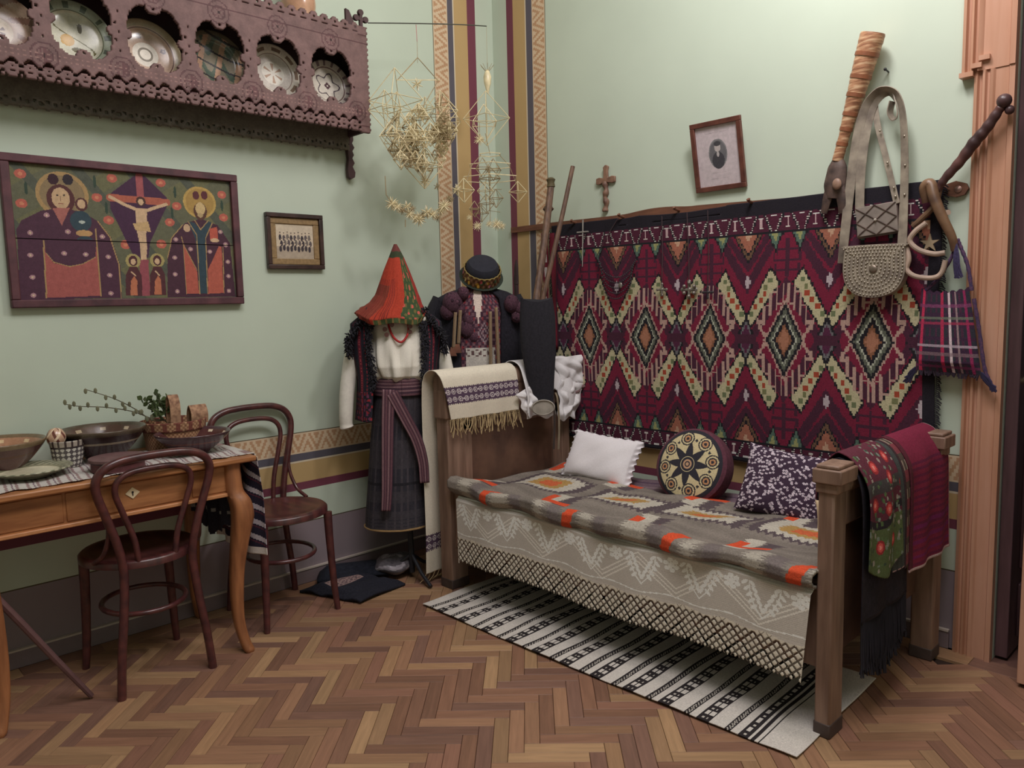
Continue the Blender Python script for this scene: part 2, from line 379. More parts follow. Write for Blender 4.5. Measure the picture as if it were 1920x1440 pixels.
# ------------------------------------------------------------------ bed
BW = mat('old_bed_wood', (142, 114, 98), .55, var=.3, scale=5, stretch=(7, 7, .8), col2=(112, 86, 72), bump=.1)
BWH = mat('old_bed_panel', (112, 82, 66), .5, var=.3, scale=6, stretch=(1.2, 1.2, 1.2), col2=(84, 60, 50))
BXL, BXR, BYF, BYB = .523, 2.375, -.90, -.075
bed = thing('bed', 'old brown wooden bed with a high headboard, standing along the rug-hung wall', 'bed', (1.45, -.5, 0))
def post(x0, x1, y0, y1, h, cap, par, foot=False):
    mb = MB(); mb.box(x0, x1, y0, y1, .0, h-.06)
    o = obj('post', mb, BW, par, bev=.006)
    if cap:
        c = MB(); c.box(x0-.006, x1+.012, y0-.006, y1+.006, h-.085, h-.055); c.box(x0-.012, x1+.026, y0-.016, y1+.014, h-.055, h-.012); c.box(x0-.004, x1+.016, y0-.008, y1+.008, h-.012, h)
        obj('post_cap', c, BW, o, bev=.004)
    f = MB(); f.box(x0-.002, x1+.002, y0-.002, y1+.002, 0, .045); obj('foot', f, mat('bed_foot_dark', (74, 60, 56), .6), o, bev=.004)
    return o
# headboard: posts, panel, rolled top rail
hb = MB().box(BXL+.018, BXL+.062, BYF+.09, BYB-.02, .24, .93); obj('headboard_panel', hb, BWH, bed, bev=.004)
post(BXL, BXL+.082, BYF, BYF+.10, .88, False, bed); post(BXL, BXL+.082, BYB-.06, BYB, .88, False, bed)
roll = MB().tube([(BXL+.042, BYF-.008, .955), (BXL+.042, BYB+.02, .955)], .055, 20, flat=((1, 0, 0), .95)); roll.box(BXL-.004, BXL+.088, BYF-.012, BYB+.012, .80, .935); obj('headboard_rail', roll, BW, bed, bev=.008)
mb = MB().box(BXL+.05, BXL+.075, BYF+.09, BYF+.15, .24, .81); mb.box(BXL+.05, BXL+.075, BYB-.12, BYB-.05, .24, .81); mb.box(BXL+.05, BXL+.075, BYF+.09, BYB-.05, .74, .81); obj('panel_frame', mb, BW, bed, bev=.003)
# footboard
post(BXR-.048, BXR, BYF, BYF+.09, .835, True, bed); post(BXR-.03, BXR+.045, BYB-.09, BYB-.01, .835, True, bed)
fb = MB().box(BXR-.056, BXR-.016, BYF+.085, BYB-.08, .24, .76); obj('footboard_panel', fb, BWH, bed, bev=.004)
fr = MB().tube([(BXR-.03, BYF+.09, .775), (BXR-.02, BYB-.06, .775)], .045, 18); fr.box(BXR-.065, BXR+.0, BYF+.085, BYB-.08, .64, .76); obj('footboard_rail', fr, BW, bed, bev=.006)
rail = MB().box(BXL+.082, BXR-.045, BYF+.025, BYF+.055, .20, .475); obj('side_rail', rail, BW, bed, bev=.005)
rail = MB().box(BXL+.082, BXR-.05, BYB-.05, BYB-.02, .20, .45); obj('side_rail', rail, BW, bed, bev=.005)
sl = MB()
for i in range(9): sl.box(.70+i*.19, .80+i*.19, BYF+.055, BYB-.05, .27, .29)
obj('slat', sl, BWH, bed)
mt = tag(obj('mattress', MB().box(BXL+.09, BXR-.06, BYF+.06, BYB-.06, .29, .435), mat('mattress_cover', (120, 100, 100), .9)), 'plain mattress under the grey patterned blanket', 'mattress')
mt.modifiers.new('b', 'BEVEL').width = .03
# purple-grey under-blanket at the back
def ub(U, V):
    x = .64+U*1.64; y = -.55+V*.44
    return st(x, y, .452+.006*np.sin(x*17+y*9)+.012*np.clip((V-.8)*5, 0, 1)+0*U)
cv = Cv(1.64, .44, 130, 36, (112, 92, 102)); cv.fill((cv.Y*1.0 % .11) < .02, (132, 112, 118)); cv.fill((cv.Y % .11 > .06) & (cv.Y % .11 < .07), (84, 64, 82)); cv.jitter(.08)
tag(sheet('under_blanket', cv, ub, WEAVE, thick=.006), 'mauve grey blanket showing at the back behind the pillows', 'blanket')
# red zigzag edged cloth peeping at the head end
def rc(U, V):
    x = .62+U*.36; y = -.80+V*.52
    return st(x, y, .455+.10*np.clip(1-U*3, 0, 1)**2*0+.012*np.sin(x*40+y*22)*.3+0*U)
cv = Cv(.36, .52, 60, 86, (58, 34, 40)); zz = np.abs(((cv.X+cv.Y*.3) % .05)-.025)*1.6; cv.fill(((cv.Y+zz*.0+cv.X*.3) % .05) < .022, (150, 44, 46)); cv.jitter(.1)
tag(sheet('striped_cloth', cv, rc, WEAVE, thick=.004), 'dark red striped cloth peeping out beside the headboard', 'cloth')
# the grey blanket
G0, G1, G2, G3 = (126, 117, 109), (86, 74, 78), (184, 177, 164), (206, 78, 46)
BX0, BX1 = .632, 2.336
nx, ny = 300, 176
cv = Cv(BX1-BX0, .92, nx, ny, G0)      # Y=0 back edge of the blanket, grows towards the front roll
X, Y = cv.X+BX0, cv.Y
cv.C *= (1+.10*np.sin(Y*60+np.sin(X*9)*1.5)+.05*np.sin(X*31))[:, :, None]
def jag(t, p, a): return a*(np.abs((t/p) % 1-.5)*2-.5)
def medal(cx, cy, hw, hh, cols):
    for k, (s, col) in enumerate(cols):
        e = jag(cv.Y if k % 2 else cv.X, .03, .02*s)
        dx = np.abs(X-cx)-hw*s-jag(Y, .026, .012); dy = np.abs(Y-cy)-hh*s-jag(X, .03, .024 if k < 2 else .012)
        cv.fill((dx < 0) & (dy < 0), col)
mx0 = [W(1176, 944, 2, .47), W(1332, 971, 2, .47), W(1525, 1007, 2, .47)]
medc = [1.15+.42*i for i in range(-1, 4)]
medc = [mx0[0][0]-.45, mx0[0][0], mx0[1][0], mx0[2][0]]
my = [mx0[0][1], mx0[0][1], mx0[1][1], mx0[2][1]]
YB = -.24
for cx, yy in zip(medc, my):
    cy = YB-yy
    medal(cx, cy, .19, .115, [(1, G1), (.80, G2), (.50, (170, 136, 80)), (.28, (196, 98, 60))])
for i in range(7):                     # light wavy bars across, at front and back between the medallions
    cx = medc[1]-.235+.235*2*(i-1)*.93+.02
    for cy, s in ((.06, 1), (.50, -1)):
        w_ = .035; d = np.abs(X-cx)-w_-jag(Y, .028, .016)
        cv.fill((d < 0) & (np.abs(Y-cy) < .10), G2)
        cv.fill((np.abs(X-cx-.07)-.03-jag(Y, .03, .02) < 0) & (np.abs(Y-cy) < .08), G1)
        cv.fill((np.abs(X-cx+.03) < .022) & (np.abs(Y-cy) < .055), G3)
        cv.fill((np.abs(X-cx-.03) < .075) & (np.abs(Y-cy-s*.04*-1) < .022), G3)
for i in range(8):                     # darker, lighter and red patches along the rolled front edge
    cx = BX0+.10+i*.235
    f = Y > .60
    cv.fill(f & (np.abs(X-cx-.12*(Y-.75)) < .036+.012*np.sin(i*2.1)+jag(Y, .018, .03)), (166, 158, 146)); cv.fill(f & (np.abs(X-cx-.085-.2*(Y-.75)) < .030+jag(Y, .02, .02)), (112, 102, 100))
    cv.fill(f & (np.abs(X-cx-.15+.1*(Y-.7)) < .022) & (i % 2 == 0), G3)
cv.jitter(.13)
L = np.array([0, .54, .60, .65, .69, .73, .77, .81, .86, .92])/.92
py = [-.24, -.79, -.84, -.88, -.912, -.932, -.934, -.918, -.900, -.875]
pz = [.462, .474, .484, .498, .506, .496, .472, .458, .456, .458]
def bl(U, V):
    x = BX0+U*(BX1-BX0)+.01*np.sin(V*9+U*3)
    y = np.interp(V, L, py); z = np.interp(V, L, pz)
    wv = .006*np.sin(x*13+V*7)+.003*np.sin(x*31-V*13)+.006*np.sin(V*20+x*4)
    fz = np.clip((V-.5)*4, 0, 1); bmp = np.clip(1-np.abs(V-.7)*4, 0, 1)
    y = y+.012*np.sin(x*19)*fz; z = z+wv*(1-fz*.3)+.005*np.sin(x*11+2)*bmp+.03*np.clip(1-U*5, 0, 1)*bmp-.012*np.clip((V-.8)*4, 0, 1)
    y = y+(1-np.clip(V*3, 0, 1))*(.03*np.sin(x*3.2)-.02)+.08*(1-np.clip(V*2, 0, 1))*np.clip(1-U*3, 0, 1)
    return st(x, y, z+.012)
tag(sheet('wool_blanket', cv, bl, WEAVE, thick=.010), 'thick grey wool blanket with orange and cream toothed medallions, rolled at the front edge', 'blanket')
# ---------------- lace valance: real openings, diamond net below a patterned band
lw, lh = 1.655, .30
cv = Cv(lw, lh, 560, 102, (208, 200, 191)); X, Y = cv.X, cv.Y
CR, CW = (240, 235, 226), (250, 247, 242)
cv.fill((Y % .006 < .003) & (Y < .175), (196, 188, 179))
tri = np.abs(((X+.1)/.32) % 1-.5)*2                     # big zigzag of eyelets
for off in (0, .016, .032): cv.fill(np.abs(Y-(.025+off+tri*.10)) < .003, CR)
for i in range(7):                                      # leaf sprays
    cx = .10+i*.235; cy = .135
    for s in (-1, 1):
        pts = [(cx, cy), (cx+s*.03, cy-.03), (cx+s*.05, cy-.07), (cx+s*.055, cy-.10)]
        cv.line(pts, .005, CW)
        for q in range(5):
            bx, by = cx+s*(.018+q*.010), cy-.02-q*.018
            for d in (-1, 1):
                cv.fill((((X-bx-d*.014)*.8+(Y-by+.008)*d*.6)/.014)**2+(((X-bx-d*.014)*-.6*d+(Y-by+.008)*.8)/.006)**2 < 1, CW)
    fx = cx+.118; cv.ell(fx, .045, .012, .010, CW)
    for q in range(6):
        a = q*PI/3+.3; cv.ell(fx+.022*math.cos(a), .045+.018*math.sin(a), .011, .008, CW)
cv.fill((Y < .006), CW); cv.fill(np.abs(Y-.158-.005*np.sin(X*26)) < .002, CW)
net = Y > .178+.004*np.sin(X*40)
p = .0285; a = (X+Y)/p; b = (X-Y)/p
kn = np.minimum(np.abs((a % 1)-.5), np.abs((b % 1)-.5))
fa, fb = np.abs((a % 1)-.5), np.abs((b % 1)-.5)
cv.fill(net, (228, 219, 203))
cv.hole = net & (np.minimum(fa, fb) < .17)
cv.hole &= ~(net & (np.minimum(np.abs(fa-.5), np.abs(fb-.5)) < .0))
cv.hole |= (Y > lh-.010-.012*np.abs(np.sin(X*PI/.0285)))
cv.fill((Y > lh-.03) & net, (230, 222, 206)); 
cv.hole &= ~((Y > .172) & (Y < .184)); cv.hole &= ~(X < .004); cv.hole &= ~((X > lw-.004) & (Y < lh-.01))
# thin cords keep the net together
cords = net & (np.minimum(np.abs(fa-.0), np.abs(fb-.0)) < .035); cv.hole &= ~(cords & (Y < lh-.012)); cv.fill(cords, (120, 108, 96))
cv.jitter(.06)
def lc(U, V):
    x = .668+U*lw; hang = V*lh
    y = -.905-.004*np.sin(x*23)*V-.018*V-.006*np.sin(x*9)
    y = np.where(V < .05, -.885-.02*V*20, y)
    return st(x-.0*V+V*(.03-.05*U), y-.012, .462-hang*1.0+.004*np.sin(x*7)-.004*np.sin(PI*U))
tag(sheet('lace_valance', cv, lc, LINEN, thick=.0018), 'cream crocheted lace valance with leaf pattern hanging along the bed side rail', 'lace')
# ---------------- pillows
def cushion(name, label, c, hw, hh, th, tilt, spin, yaw, cvf, m, frill=0, n=44, k=3.2, cat='pillow'):
    """square cushion: front and back shells puffed from the seams; local x right, y up, z thickness"""
    nf = 2*n; U, V = np.meshgrid(np.linspace(-1, 1, n+1), np.linspace(-1, 1, n+1))
    M = Matrix.Rotation(yaw, 3, 'Z')@Matrix.Rotation(PI/2-tilt, 3, 'X')@Matrix.Rotation(spin, 3, 'Z'); M = np.array(M)
    t = thing(name, label, cat, c)
    for side, nm in ((1, 'front_cover'), (-1, 'back_cover')):
        cv = cvf(n*2) if side > 0 else cvf(n)
        def pos(u, v, side=side):
            a, b = 2*u-1, 1-2*v
            e = (1-np.abs(a)**k)*(1-np.abs(b)**k); puff = np.clip(e, 0, 1)**.55
            pin = 1-.07*(1-np.abs(a)**2)*(np.abs(b)**4); pin2 = 1-.07*(1-np.abs(b)**2)*(np.abs(a)**4)
            wr = .002*np.sin(a*5+b*3)*puff+.0015*np.sin(a*9-b*7)*puff
            L_ = st(a*hw*pin2*1.0, b*hh*pin, side*(th*puff+wr)+.0)
            if frill: 
                fr_ = np.clip((np.maximum(np.abs(a), np.abs(b))-.88)/.12, 0, 1); L_[..., 2] = L_[..., 2]*(1-fr_)+fr_*.010*np.sin((a-b)*26)+side*.0015*fr_
            return L_@M.T+np.array(c)
        sheet(nm, cv, pos, m, t)
    return t
def cv_white(n):
    cv = Cv(1, 1, n, n, (232, 226, 230)); return cv
cushion('pillow', 'plump white frilled pillow near the headboard', (.985, -.27, .570), .195, .122, .055, math.radians(30), math.radians(-5), math.radians(10), cv_white, LINEN, frill=1, n=60)
def cv_floral(n):
    cv = Cv(1, 1, 150 if n > 60 else 60, 150 if n > 60 else 60, (62, 44, 62)); N = cv.nx
    r = np.random.default_rng(3)
    for i in range(520 if N > 100 else 120):
        x, y = r.random(2); 
        for q in range(5):
            a = q*PI*.4+r.random(); cv.ell(x+0+.010*math.cos(a), y+.010*math.sin(a), .006, .006, (216, 204, 214))
        cv.ell(x, y, .004, .004, (150, 80, 100))
    return cv
cushion('pillow', 'square purple pillow with a dense small white flower print by the footboard', (1.905, -.27, .590), .165, .140, .05, math.radians(26), math.radians(-9), math.radians(20), cv_floral, LINEN, n=40)
cushion('pillow', 'small plain beige pillow tucked behind the footboard post', (2.16, -.33, .51), .09, .07, .035, math.radians(30), 0, math.radians(30), lambda n: Cv(1, 1, n, n, (206, 182, 150)), LINEN, n=30)
# round cushion: embroidered disc face with a plum side
rcx = np.array([1.475, -.235, .592]); RR = .152
t = thing('round_cushion', 'round embroidered cushion with a dark star on cream and a plum border side', 'cushion', rcx)
Mr = np.array(Matrix.Rotation(math.radians(6), 3, 'Z')@Matrix.Rotation(math.radians(68), 3, 'X'))
nr, na = 60, 220
cv = Cv(2*PI, 1, na, nr, (206, 190, 150)); TH, R_ = cv.X, cv.Y
px_, py_ = R_*np.cos(TH), R_*np.sin(TH)
DK = (50, 48, 56)
star = .30+.34*np.abs(((TH*8/PI) % 2)-1)**1.2*1.0
cv.fill(R_ < star*np.where(((TH*4/PI+.5) % 1 > .0), 1, .8), DK)
cv.fill((R_ > .20) & (R_ < .215), (206, 190, 150)); cv.fill((R_ > .09) & (R_ < .13), (190, 150, 120)); cv.fill(R_ < .05, (190, 150, 120))
cv.fill(R_ > .90, DK)
for q in range(8):
    a = q*PI/4+.2; cx, cy = .74*math.cos(a), .74*math.sin(a)
    for r_, col in ((.205, DK), (.17, (206, 190, 150)), (.13, DK), (.09, (190, 140, 100)), (.045, DK)): cv.fill((px_-cx)**2+(py_-cy)**2 < r_*r_, col)
    a += PI/8; cx, cy = .70*math.cos(a), .70*math.sin(a); cv.fill((np.abs(px_-cx)+np.abs(py_-cy)) < .05, DK)
cv.jitter(.08)
def rp(U, V):
    th = U*2*PI; r = V*RR*(1-.02*np.cos(th*2)); return st(r*np.cos(th), r*np.sin(th), .040+.030*np.sqrt(np.clip(1-V**2*.96, 0, 1)))@Mr.T+rcx
sheet('embroidered_face', cv, rp, WEAVE, t)
prof = [(RR, .040+.006), (RR+.012, .036), (RR+.017, .0), (RR+.012, -.036), (RR-.005, -.052), (.08, -.062), (0.001, -.064)]
mb = MB().lathe(prof, rcx, 48, Mr); obj('cushion_side', mb, mat('plum_wool', (98, 52, 66), .95, var=.3, scale=80), t)
# ---------------- striped runner on the floor
rl = 1.70; cv = Cv(rl, .62, 420, 124, (206, 198, 190)); X, Y = cv.X, cv.Y; BK = (44, 38, 40); u = X-.03
per = .142; ph = (u % per)*.196/.142
body = X < 1.54
cv.fill(body & (ph > .030) & (ph < .034), BK)
nar = body & (ph > .034) & (ph < .060); cv.fill(nar, BK); cv.fill(nar & (ph > .039) & (ph < .055) & (np.abs(((Y+ph*1.0) % .014)-.007) < .0028), (190, 182, 172))
wid = body & (ph > .096) & (ph < .156); cv.fill(wid, BK)
yy = Y % .062; cv.fill(wid & (ph > .104) & (ph < .148) & (yy > .034) & (np.abs(ph-.126) > .004), (206, 198, 190))
cv.fill(wid & (ph > .112) & (ph < .120) & (yy > .010) & (yy < .02), (190, 182, 172)); cv.fill(wid & (ph > .132) & (ph < .140) & (yy > .010) & (yy < .02), (190, 182, 172))
cv.fill((X > 1.54) & (X < 1.55) | (X > 1.56) & (X < 1.572) | (X > 1.582) & (X < 1.588), BK)
cv.jitter(.06)
ca, cb_ = np.array([.654, -1.111]), np.array([2.315, -1.062]); dr = (cb_-ca)/np.linalg.norm(cb_-ca); pr = np.array([-dr[1], dr[0]])
def rr(U, V):
    x = ca[0]+dr[0]*U*rl+pr[0]*V*.62; y = ca[1]+dr[1]*U*rl+pr[1]*V*.62
    rnd = np.clip((U-.955)/.045, 0, 1); y = y+rnd**2*.06*(1-V)**2*0
    fy = .012*np.sin(U*31)*(1-V)*0
    return st(x+.0*V, y-.012*np.sin(PI*U)*(1-V), .006+.0012*(1+np.sin(U*60+V*8))+.002*(1+np.sin(U*19-V*11)))
tag(sheet('runner_rug', cv, rr, WEAVE, thick=.003), 'black and cream striped woven runner lying on the parquet under the bed', 'rug')
# ------------------------------------------------------------------ kilim on the wall and the coat rail
RX0, RX1, RZ1, RZ0 = .452, 2.36, 1.722, .60
p = .356; zc = 1.14
nx, ny = 424, 250
cv = Cv(RX1-RX0, RZ1-RZ0, nx, ny, (130, 36, 62)); X = cv.X+RX0; Z = RZ1-cv.Y; dy = Z-zc
X = np.round(X/.0065)*.0065                      # stepped weave edges
MR, DP, BE, BLK, PK, OR, GY = (130, 36, 62), (80, 40, 58), (206, 194, 156), (38, 34, 40), (196, 160, 146), (182, 124, 98), (104, 106, 92)
dh = np.abs(((X-.712+p/2) % p)-p/2)              # distance from nearest medallion centre
hx = ((X-.712) % p)-p/2                          # signed distance from the node between medallions
ah, ay = np.abs(hx), np.abs(dy)
ays = np.round(ay/.008)*.008
# wide plum and crimson chevrons behind everything
cv.fill(((ays*.75+dh*1.15) % .20) > .15, DP)
cv.fill(((ays*.75-ah*1.0) > .215) & ((ays*.75-ah) < .25), DP)
# beige bars with dotted flowers
slope = .53; xl = .010+(ays-.11)*.53; xr = .028+(ays-.062)*.66; cxl = xl-.0
bar = (ah > xl) & (ah < xr) & (ays < .295-(ah-.107)*1.5) & (ah > 0)
o = (ah > xl-.009) & (ah < xr+.010) & (ays < .310-(ah-.107)*1.5) & (ays > .045)
cv.fill(o, BLK); cv.fill(bar, BE)
for q, col in ((.110, (120, 128, 92)), (.140, (176, 76, 54)), (.165, (176, 76, 54)), (.195, (176, 76, 54)), (.222, (130, 130, 90)), (.250, (120, 128, 92))):
    cxq = .0125+((q-.11)*.53+(q-.062)*.66)/2+(.006 if int(q*1000) % 2 else -.005); cv.fill((np.abs(ay-q) < .011) & (np.abs(ah-cxq) < .009), col)
# hooked pink fingers round the medallion
for (a0, a1, b0, b1) in ((.006, .016, .150, .235), (.034, .044, .120, .222), (.062, .072, .085, .180), (.088, .098, .040, .120)):
    cv.fill((dh > a0) & (dh < a1) & (ays-dh*.2 > b0) & (ays-dh*.2 < b1), PK)
for (a0, a1, b0, b1) in ((.016, .034, .150, .160), (.044, .062, .195, .206), (.072, .088, .140, .150), (.098, .118, .072, .084), (.108, .118, .040, .084)):
    cv.fill((dh > a0) & (dh < a1) & (ays > b0) & (ays < b1), PK)
cv.fill((np.abs(ays-(dh-.075)*1.6) < .012) & (dh > .075) & (dh < .125), PK)
mm = ays/.150+dh/.078
for lim, col in ((1.16, PK), (1.06, BLK), (.90, GY), (.74, (196, 196, 176)), (.66, BLK), (.46, (150, 100, 74)), (.34, OR)): cv.fill(mm < lim, col)
# node motif
nd = ays/.105+ah/.052; cv.fill((nd < 1.0) & (nd > .78), BLK); cv.fill((nd < .78) & (nd > .62) & (ay > .02), (120, 116, 118)); cv.fill(nd < .62, (92, 42, 70)); cv.fill((ay < .02) & (ah < .05), DP)
cv.fill((np.abs(ay-.245)/.030+ah/.013 < 1.1), (204, 186, 190))
# dark comb motifs over each medallion
for (a0, a1, b0, b1) in ((0, .008, .265, .42), (.0, .05, .285, .295), (.0, .06, .325, .337), (.045, .056, .285, .315), (.052, .062, .325, .360), (.0, .045, .370, .382), (.04, .05, .355, .382)): cv.fill((dh >= a0) & (dh < a1) & (ay > b0) & (ay < b1), DP)
# triangles at the borders
t1 = (.445-ays)/.125+ah/.068; top = ay < .445
for lim, col in ((1.0, BLK), (.9, (120, 90, 70)), (.74, BLK), (.66, (178, 112, 90))): cv.fill(top & (t1 < lim) & (ay > .3), col)
cv.fill(top & (((.445-ays)/.04+ah/.02) < .8), (214, 170, 140))
a2 = np.abs(dh-.052); t2 = (.445-ays)/.080+a2/.036
for lim, col in ((1.0, BLK), (.8, (96, 118, 104)), (.45, (170, 168, 112))): cv.fill(top & (t2 < lim) & (ay > .34), col)
cv.fill((ay > .445) & (ay < .453), BLK)
bd = (ay > .453) & (ay < .522); cv.fill(bd, (88, 36, 56))
hp = p/3; bx = ((X-.712+hp/2) % hp)-hp/2; abx = np.abs(bx)
dots = ((np.round(Z/.0045) % 2) == 0)
cv.fill(bd & (np.abs(abx-(.018+(.522-ay)*.42)) < .006), BLK); cv.fill(bd & dots & (np.abs(abx-(.020+(.522-ay)*.42)) < .0036), (226, 216, 206))
cv.fill(bd & (abx < .004) & (ay > .468) & (ay < .508), (214, 180, 180)); cv.fill(bd & (abx < .013) & (np.abs(ay-.508) < .0035), (232, 226, 220)); cv.fill(bd & (abx < .010) & (np.abs(ay-.468) < .0035), (226, 216, 206)); cv.fill(bd & (abx > hp/2-.012) & (np.abs(ay-.517) < .003), (232, 226, 220))
cv.C *= np.array([.80, .82, .84]); cv.fill(ay > .522, (34, 30, 38)); cv.fill((cv.X < .030) | (cv.X > RX1-RX0-.040), (34, 30, 38))
cv.jitter(.10)
rug = thing('wall_kilim', 'large crimson kilim with cream and black diamond medallions hanging on the right wall', 'rug', (1.4, -.02, 1.15))
def kp(U, V):
    x = RX0+U*(RX1-RX0); z = RZ1-V*(RZ1-RZ0)
    z = z-.010*np.abs(np.sin(x*6.1))*(V < .03)*(x > .9)*(x < 1.5)
    dx = .004*np.sin(V*9)
    return st(x+dx-.004*V, -.024-.004*np.sin(x*15)*V-.003*np.sin(x*37+V*5), z)
sheet('woven_field', cv, kp, WEAVE, rug, thick=.006)
fr = MB()
for i in range(150):
    z = RZ1-.02-i*(RZ1-RZ0-.03)/150; L_ = .010+.012*random.random()
    for s, x in ((-1, RX0), (1, RX1)): fr.tube([(x, -.024, z), (x+s*L_*.6, -.026, z-.003), (x+s*L_, -.024, z-.010)], .0022, 4)
obj('edge_fringe', fr, mat('black_yarn', (36, 32, 40), 1), rug)['kind'] = 'stuff'
RW = mat('rail_wood', (120, 78, 60), .5, var=.3, scale=12, stretch=(1, 8, 8))
rl_ = thing('coat_rail', 'long brown wooden peg rail running along the top of the kilim', 'rail', (1.3, -.01, 1.72))
pts = [(.13, 1.712), (.13, 1.742), (.45, 1.742), (.80, 1.738)]+[(x, 1.738-.0*x+(.012*abs(math.sin((x-.95)*9)) if .95 < x < 1.3 else 0)) for x in np.linspace(.9, 1.35, 14)]+[(1.5, 1.733), (2.36, 1.702), (2.40, 1.712), (2.432, 1.700), (2.440, 1.682), (2.428, 1.662), (2.400, 1.656), (2.36, 1.668), (1.5, 1.705), (.5, 1.712)]
mb = MB().prism(pts, (0, -.003, 0), (1, 0, 0), (0, 0, 1), (0, -1, 0), .014); obj('rail_board', mb, RW, rl_, smooth=0)
mb = MB().lathe([(.012, 0), (.012, .003), (.005, .006), (.001, .007)], (2.408, -.017, 1.682), 12, [[1, 0, 0], [0, 0, -1], [0, 1, 0]]); obj('screw', mb, mat('screw_iron', (150, 120, 110), .4, metal=.6), rl_)
for x in (.62, .93, 1.25, 1.62, 2.02, 2.34):
    zz = 1.725 if x < 1.5 else 1.725-(x-1.5)*.036
    mb = MB().tube([(x, -.017, zz), (x, -.05, zz+.004), (x, -.056, zz+.012)], [.007, .006, .009], 8); obj('peg', mb, RW, rl_)
# ------------------------------------------------------------------ table
TW = mat('honey_oak', (176, 120, 76), .38, var=.32, scale=7, stretch=(6, .8, 6), col2=(140, 88, 54))
TWV = mat('honey_oak_upright', (164, 108, 70), .38, var=.3, scale=7, stretch=(6, 6, .8), col2=(128, 80, 52))
YL, YR, XF, TZ = -2.735, -1.785, .548, .768
tb = thing('table', 'honey brown wooden table with curved legs and a drawer, against the left wall', 'table', (.28, -2.25, 0))
obj('tabletop', MB().box(.012, XF, YL-.02, YR, TZ-.022, TZ), TW, tb, bev=.006)
ax = XF-.035
ap = MB().box(ax-.02, ax-.004, YL+.05, YR-.055, .630, TZ-.022); ap.box(.05, .07, YL+.05, YR-.055, .63, TZ-.022)
ap.box(.05, ax-.01, YR-.075, YR-.058, .63, TZ-.022); ap.box(.05, ax-.01, YL+.05, YL+.065, .63, TZ-.022); obj('apron', ap, TW, tb, bev=.002)
obj('apron_moulding', MB().box(ax-.016, ax+.006, YL+.05, YR-.06, .622, .636), mat('pale_moulding', (196, 136, 92), .35, var=.15), tb, bev=.003)
dy0, dy1 = -2.43, -2.03
dr_ = obj('drawer', MB().box(ax-.014, ax, dy0, dy1, .642, .738), TW, tb, bev=.003)
for a_, b_ in ((YL+.09, dy0-.008), (dy1+.008, YR-.095)): obj('apron_panel', MB().box(ax-.012, ax-.001, a_, b_, .642, .738), TW, tb, bev=.003)
ky, kz = -2.225, .70
mb = MB().prism([(-.024, 0), (0, -.021), (.024, 0), (0, .021)], (ax, ky, kz), (0, 1, 0), (0, 0, 1), (1, 0, 0), .003); es = obj('keyhole_plate', mb, mat('bone', (226, 206, 170), .5, var=.1), dr_, bev=.001)
mb = MB().lathe([(.0035, 0), (.0035, .002), (.0001, .002)], (ax+.003, ky, kz+.003), 10, [[0, 0, 1], [0, 1, 0], [-1, 0, 0]]); mb.box(ax+.003, ax+.0048, ky-.0016, ky+.0016, kz-.009, kz+.002); obj('keyhole', mb, mat('hole_black', (20, 16, 16)), es)
def table_leg(x, y, sx, sy):
    zz = [0, .01, .05, .12, .22, .34, .45, .54, .60, .64, .70, TZ-.022]
    off = [.022, .020, .008, -.004, -.006, .0, .014, .026, .020, .004, 0, 0]
    rr_ = [.015, .019, .018, .019, .022, .025, .031, .037, .036, .031, .030, .030]
    P = spline([(x+sx*o_*.9, y+sy*o_*.9, z) for o_, z in zip(off, zz)], 4)
    R_ = np.interp(P[:, 2], zz, rr_)
    N = len(P); V = []; cs = [(-1, -.6), (-.6, -1), (.6, -1), (1, -.6), (1, .6), (.6, 1), (-.6, 1), (-1, .6)]
    for p_, r_ in zip(P, R_):
        for a, b in cs: V.append((p_[0]+a*r_, p_[1]+b*r_, p_[2]))
    F = [(i*8+k, i*8+(k+1) % 8, (i+1)*8+(k+1) % 8, (i+1)*8+k) for i in range(N-1) for k in range(8)]+[tuple(range(7, -1, -1)), tuple((N-1)*8+k for k in range(8))]
    obj('leg', MB().add(V, F), TWV, tb, smooth=50)
table_leg(.500, -1.868, 1, 1); table_leg(.497, -2.652, 1, -1); table_leg(.065, -1.868, -1, 1); table_leg(.065, -2.652, -1, -1)
# ---- striped runner on the table, its end hanging over the right side
cv = Cv(1.36, .40, 380, 110, (196, 190, 184)); X, Y = cv.X, cv.Y
cv.fill(((X+.12*Y) % .030) < .0085, (150, 126, 124)); cv.fill(((X+.12*Y+.010) % .060) < .004, (122, 98, 110))
hg = X > .97; cv.fill(hg, (44, 40, 58)); s_ = (X-.97-Y*.35) % .062; cv.fill(hg & (s_ < .020), (196, 188, 196)); cv.fill(hg & (s_ > .026) & (s_ < .032), (96, 50, 66)); cv.fill(X > 1.33, (220, 212, 206))
cv.hole = (Y > .392+.006*np.sin(X*90)) & (X < .97); cv.jitter(.08)
def tr(U, V):
    s = U*1.36; fl = .955
    y = np.where(s < fl, YL-.02+s, YR+.010+.018*np.sin(V*14)*np.clip((s-fl)*6, 0, 1))
    z = np.where(s < fl, TZ+.003+.0015*np.sin(s*40)+.002*np.sin(V*20), TZ+.001-(s-fl)*1.0)
    x = .120+V*.40+np.where(s < fl, .004*np.sin(s*60)*V, 0)
    x = np.where(s > fl, x+.02*(s-fl)*1.2-.09*(s-fl)*(1-V), x)
    k = np.clip((s-fl+.012)/.024, 0, 1); z = np.where((s > fl-.012) & (s < fl+.012), TZ+.003-.006*k*k, z)
    return st(x, y, z)
tag(sheet('table_runner', cv, tr, LINEN, thick=.002), 'pale striped table runner with a dark navy striped end hanging over the table side', 'runner')
hk = thing('draped_shawl', 'dark fringed shawl hanging down behind the right table leg', 'shawl', (.2, -1.84, .6))
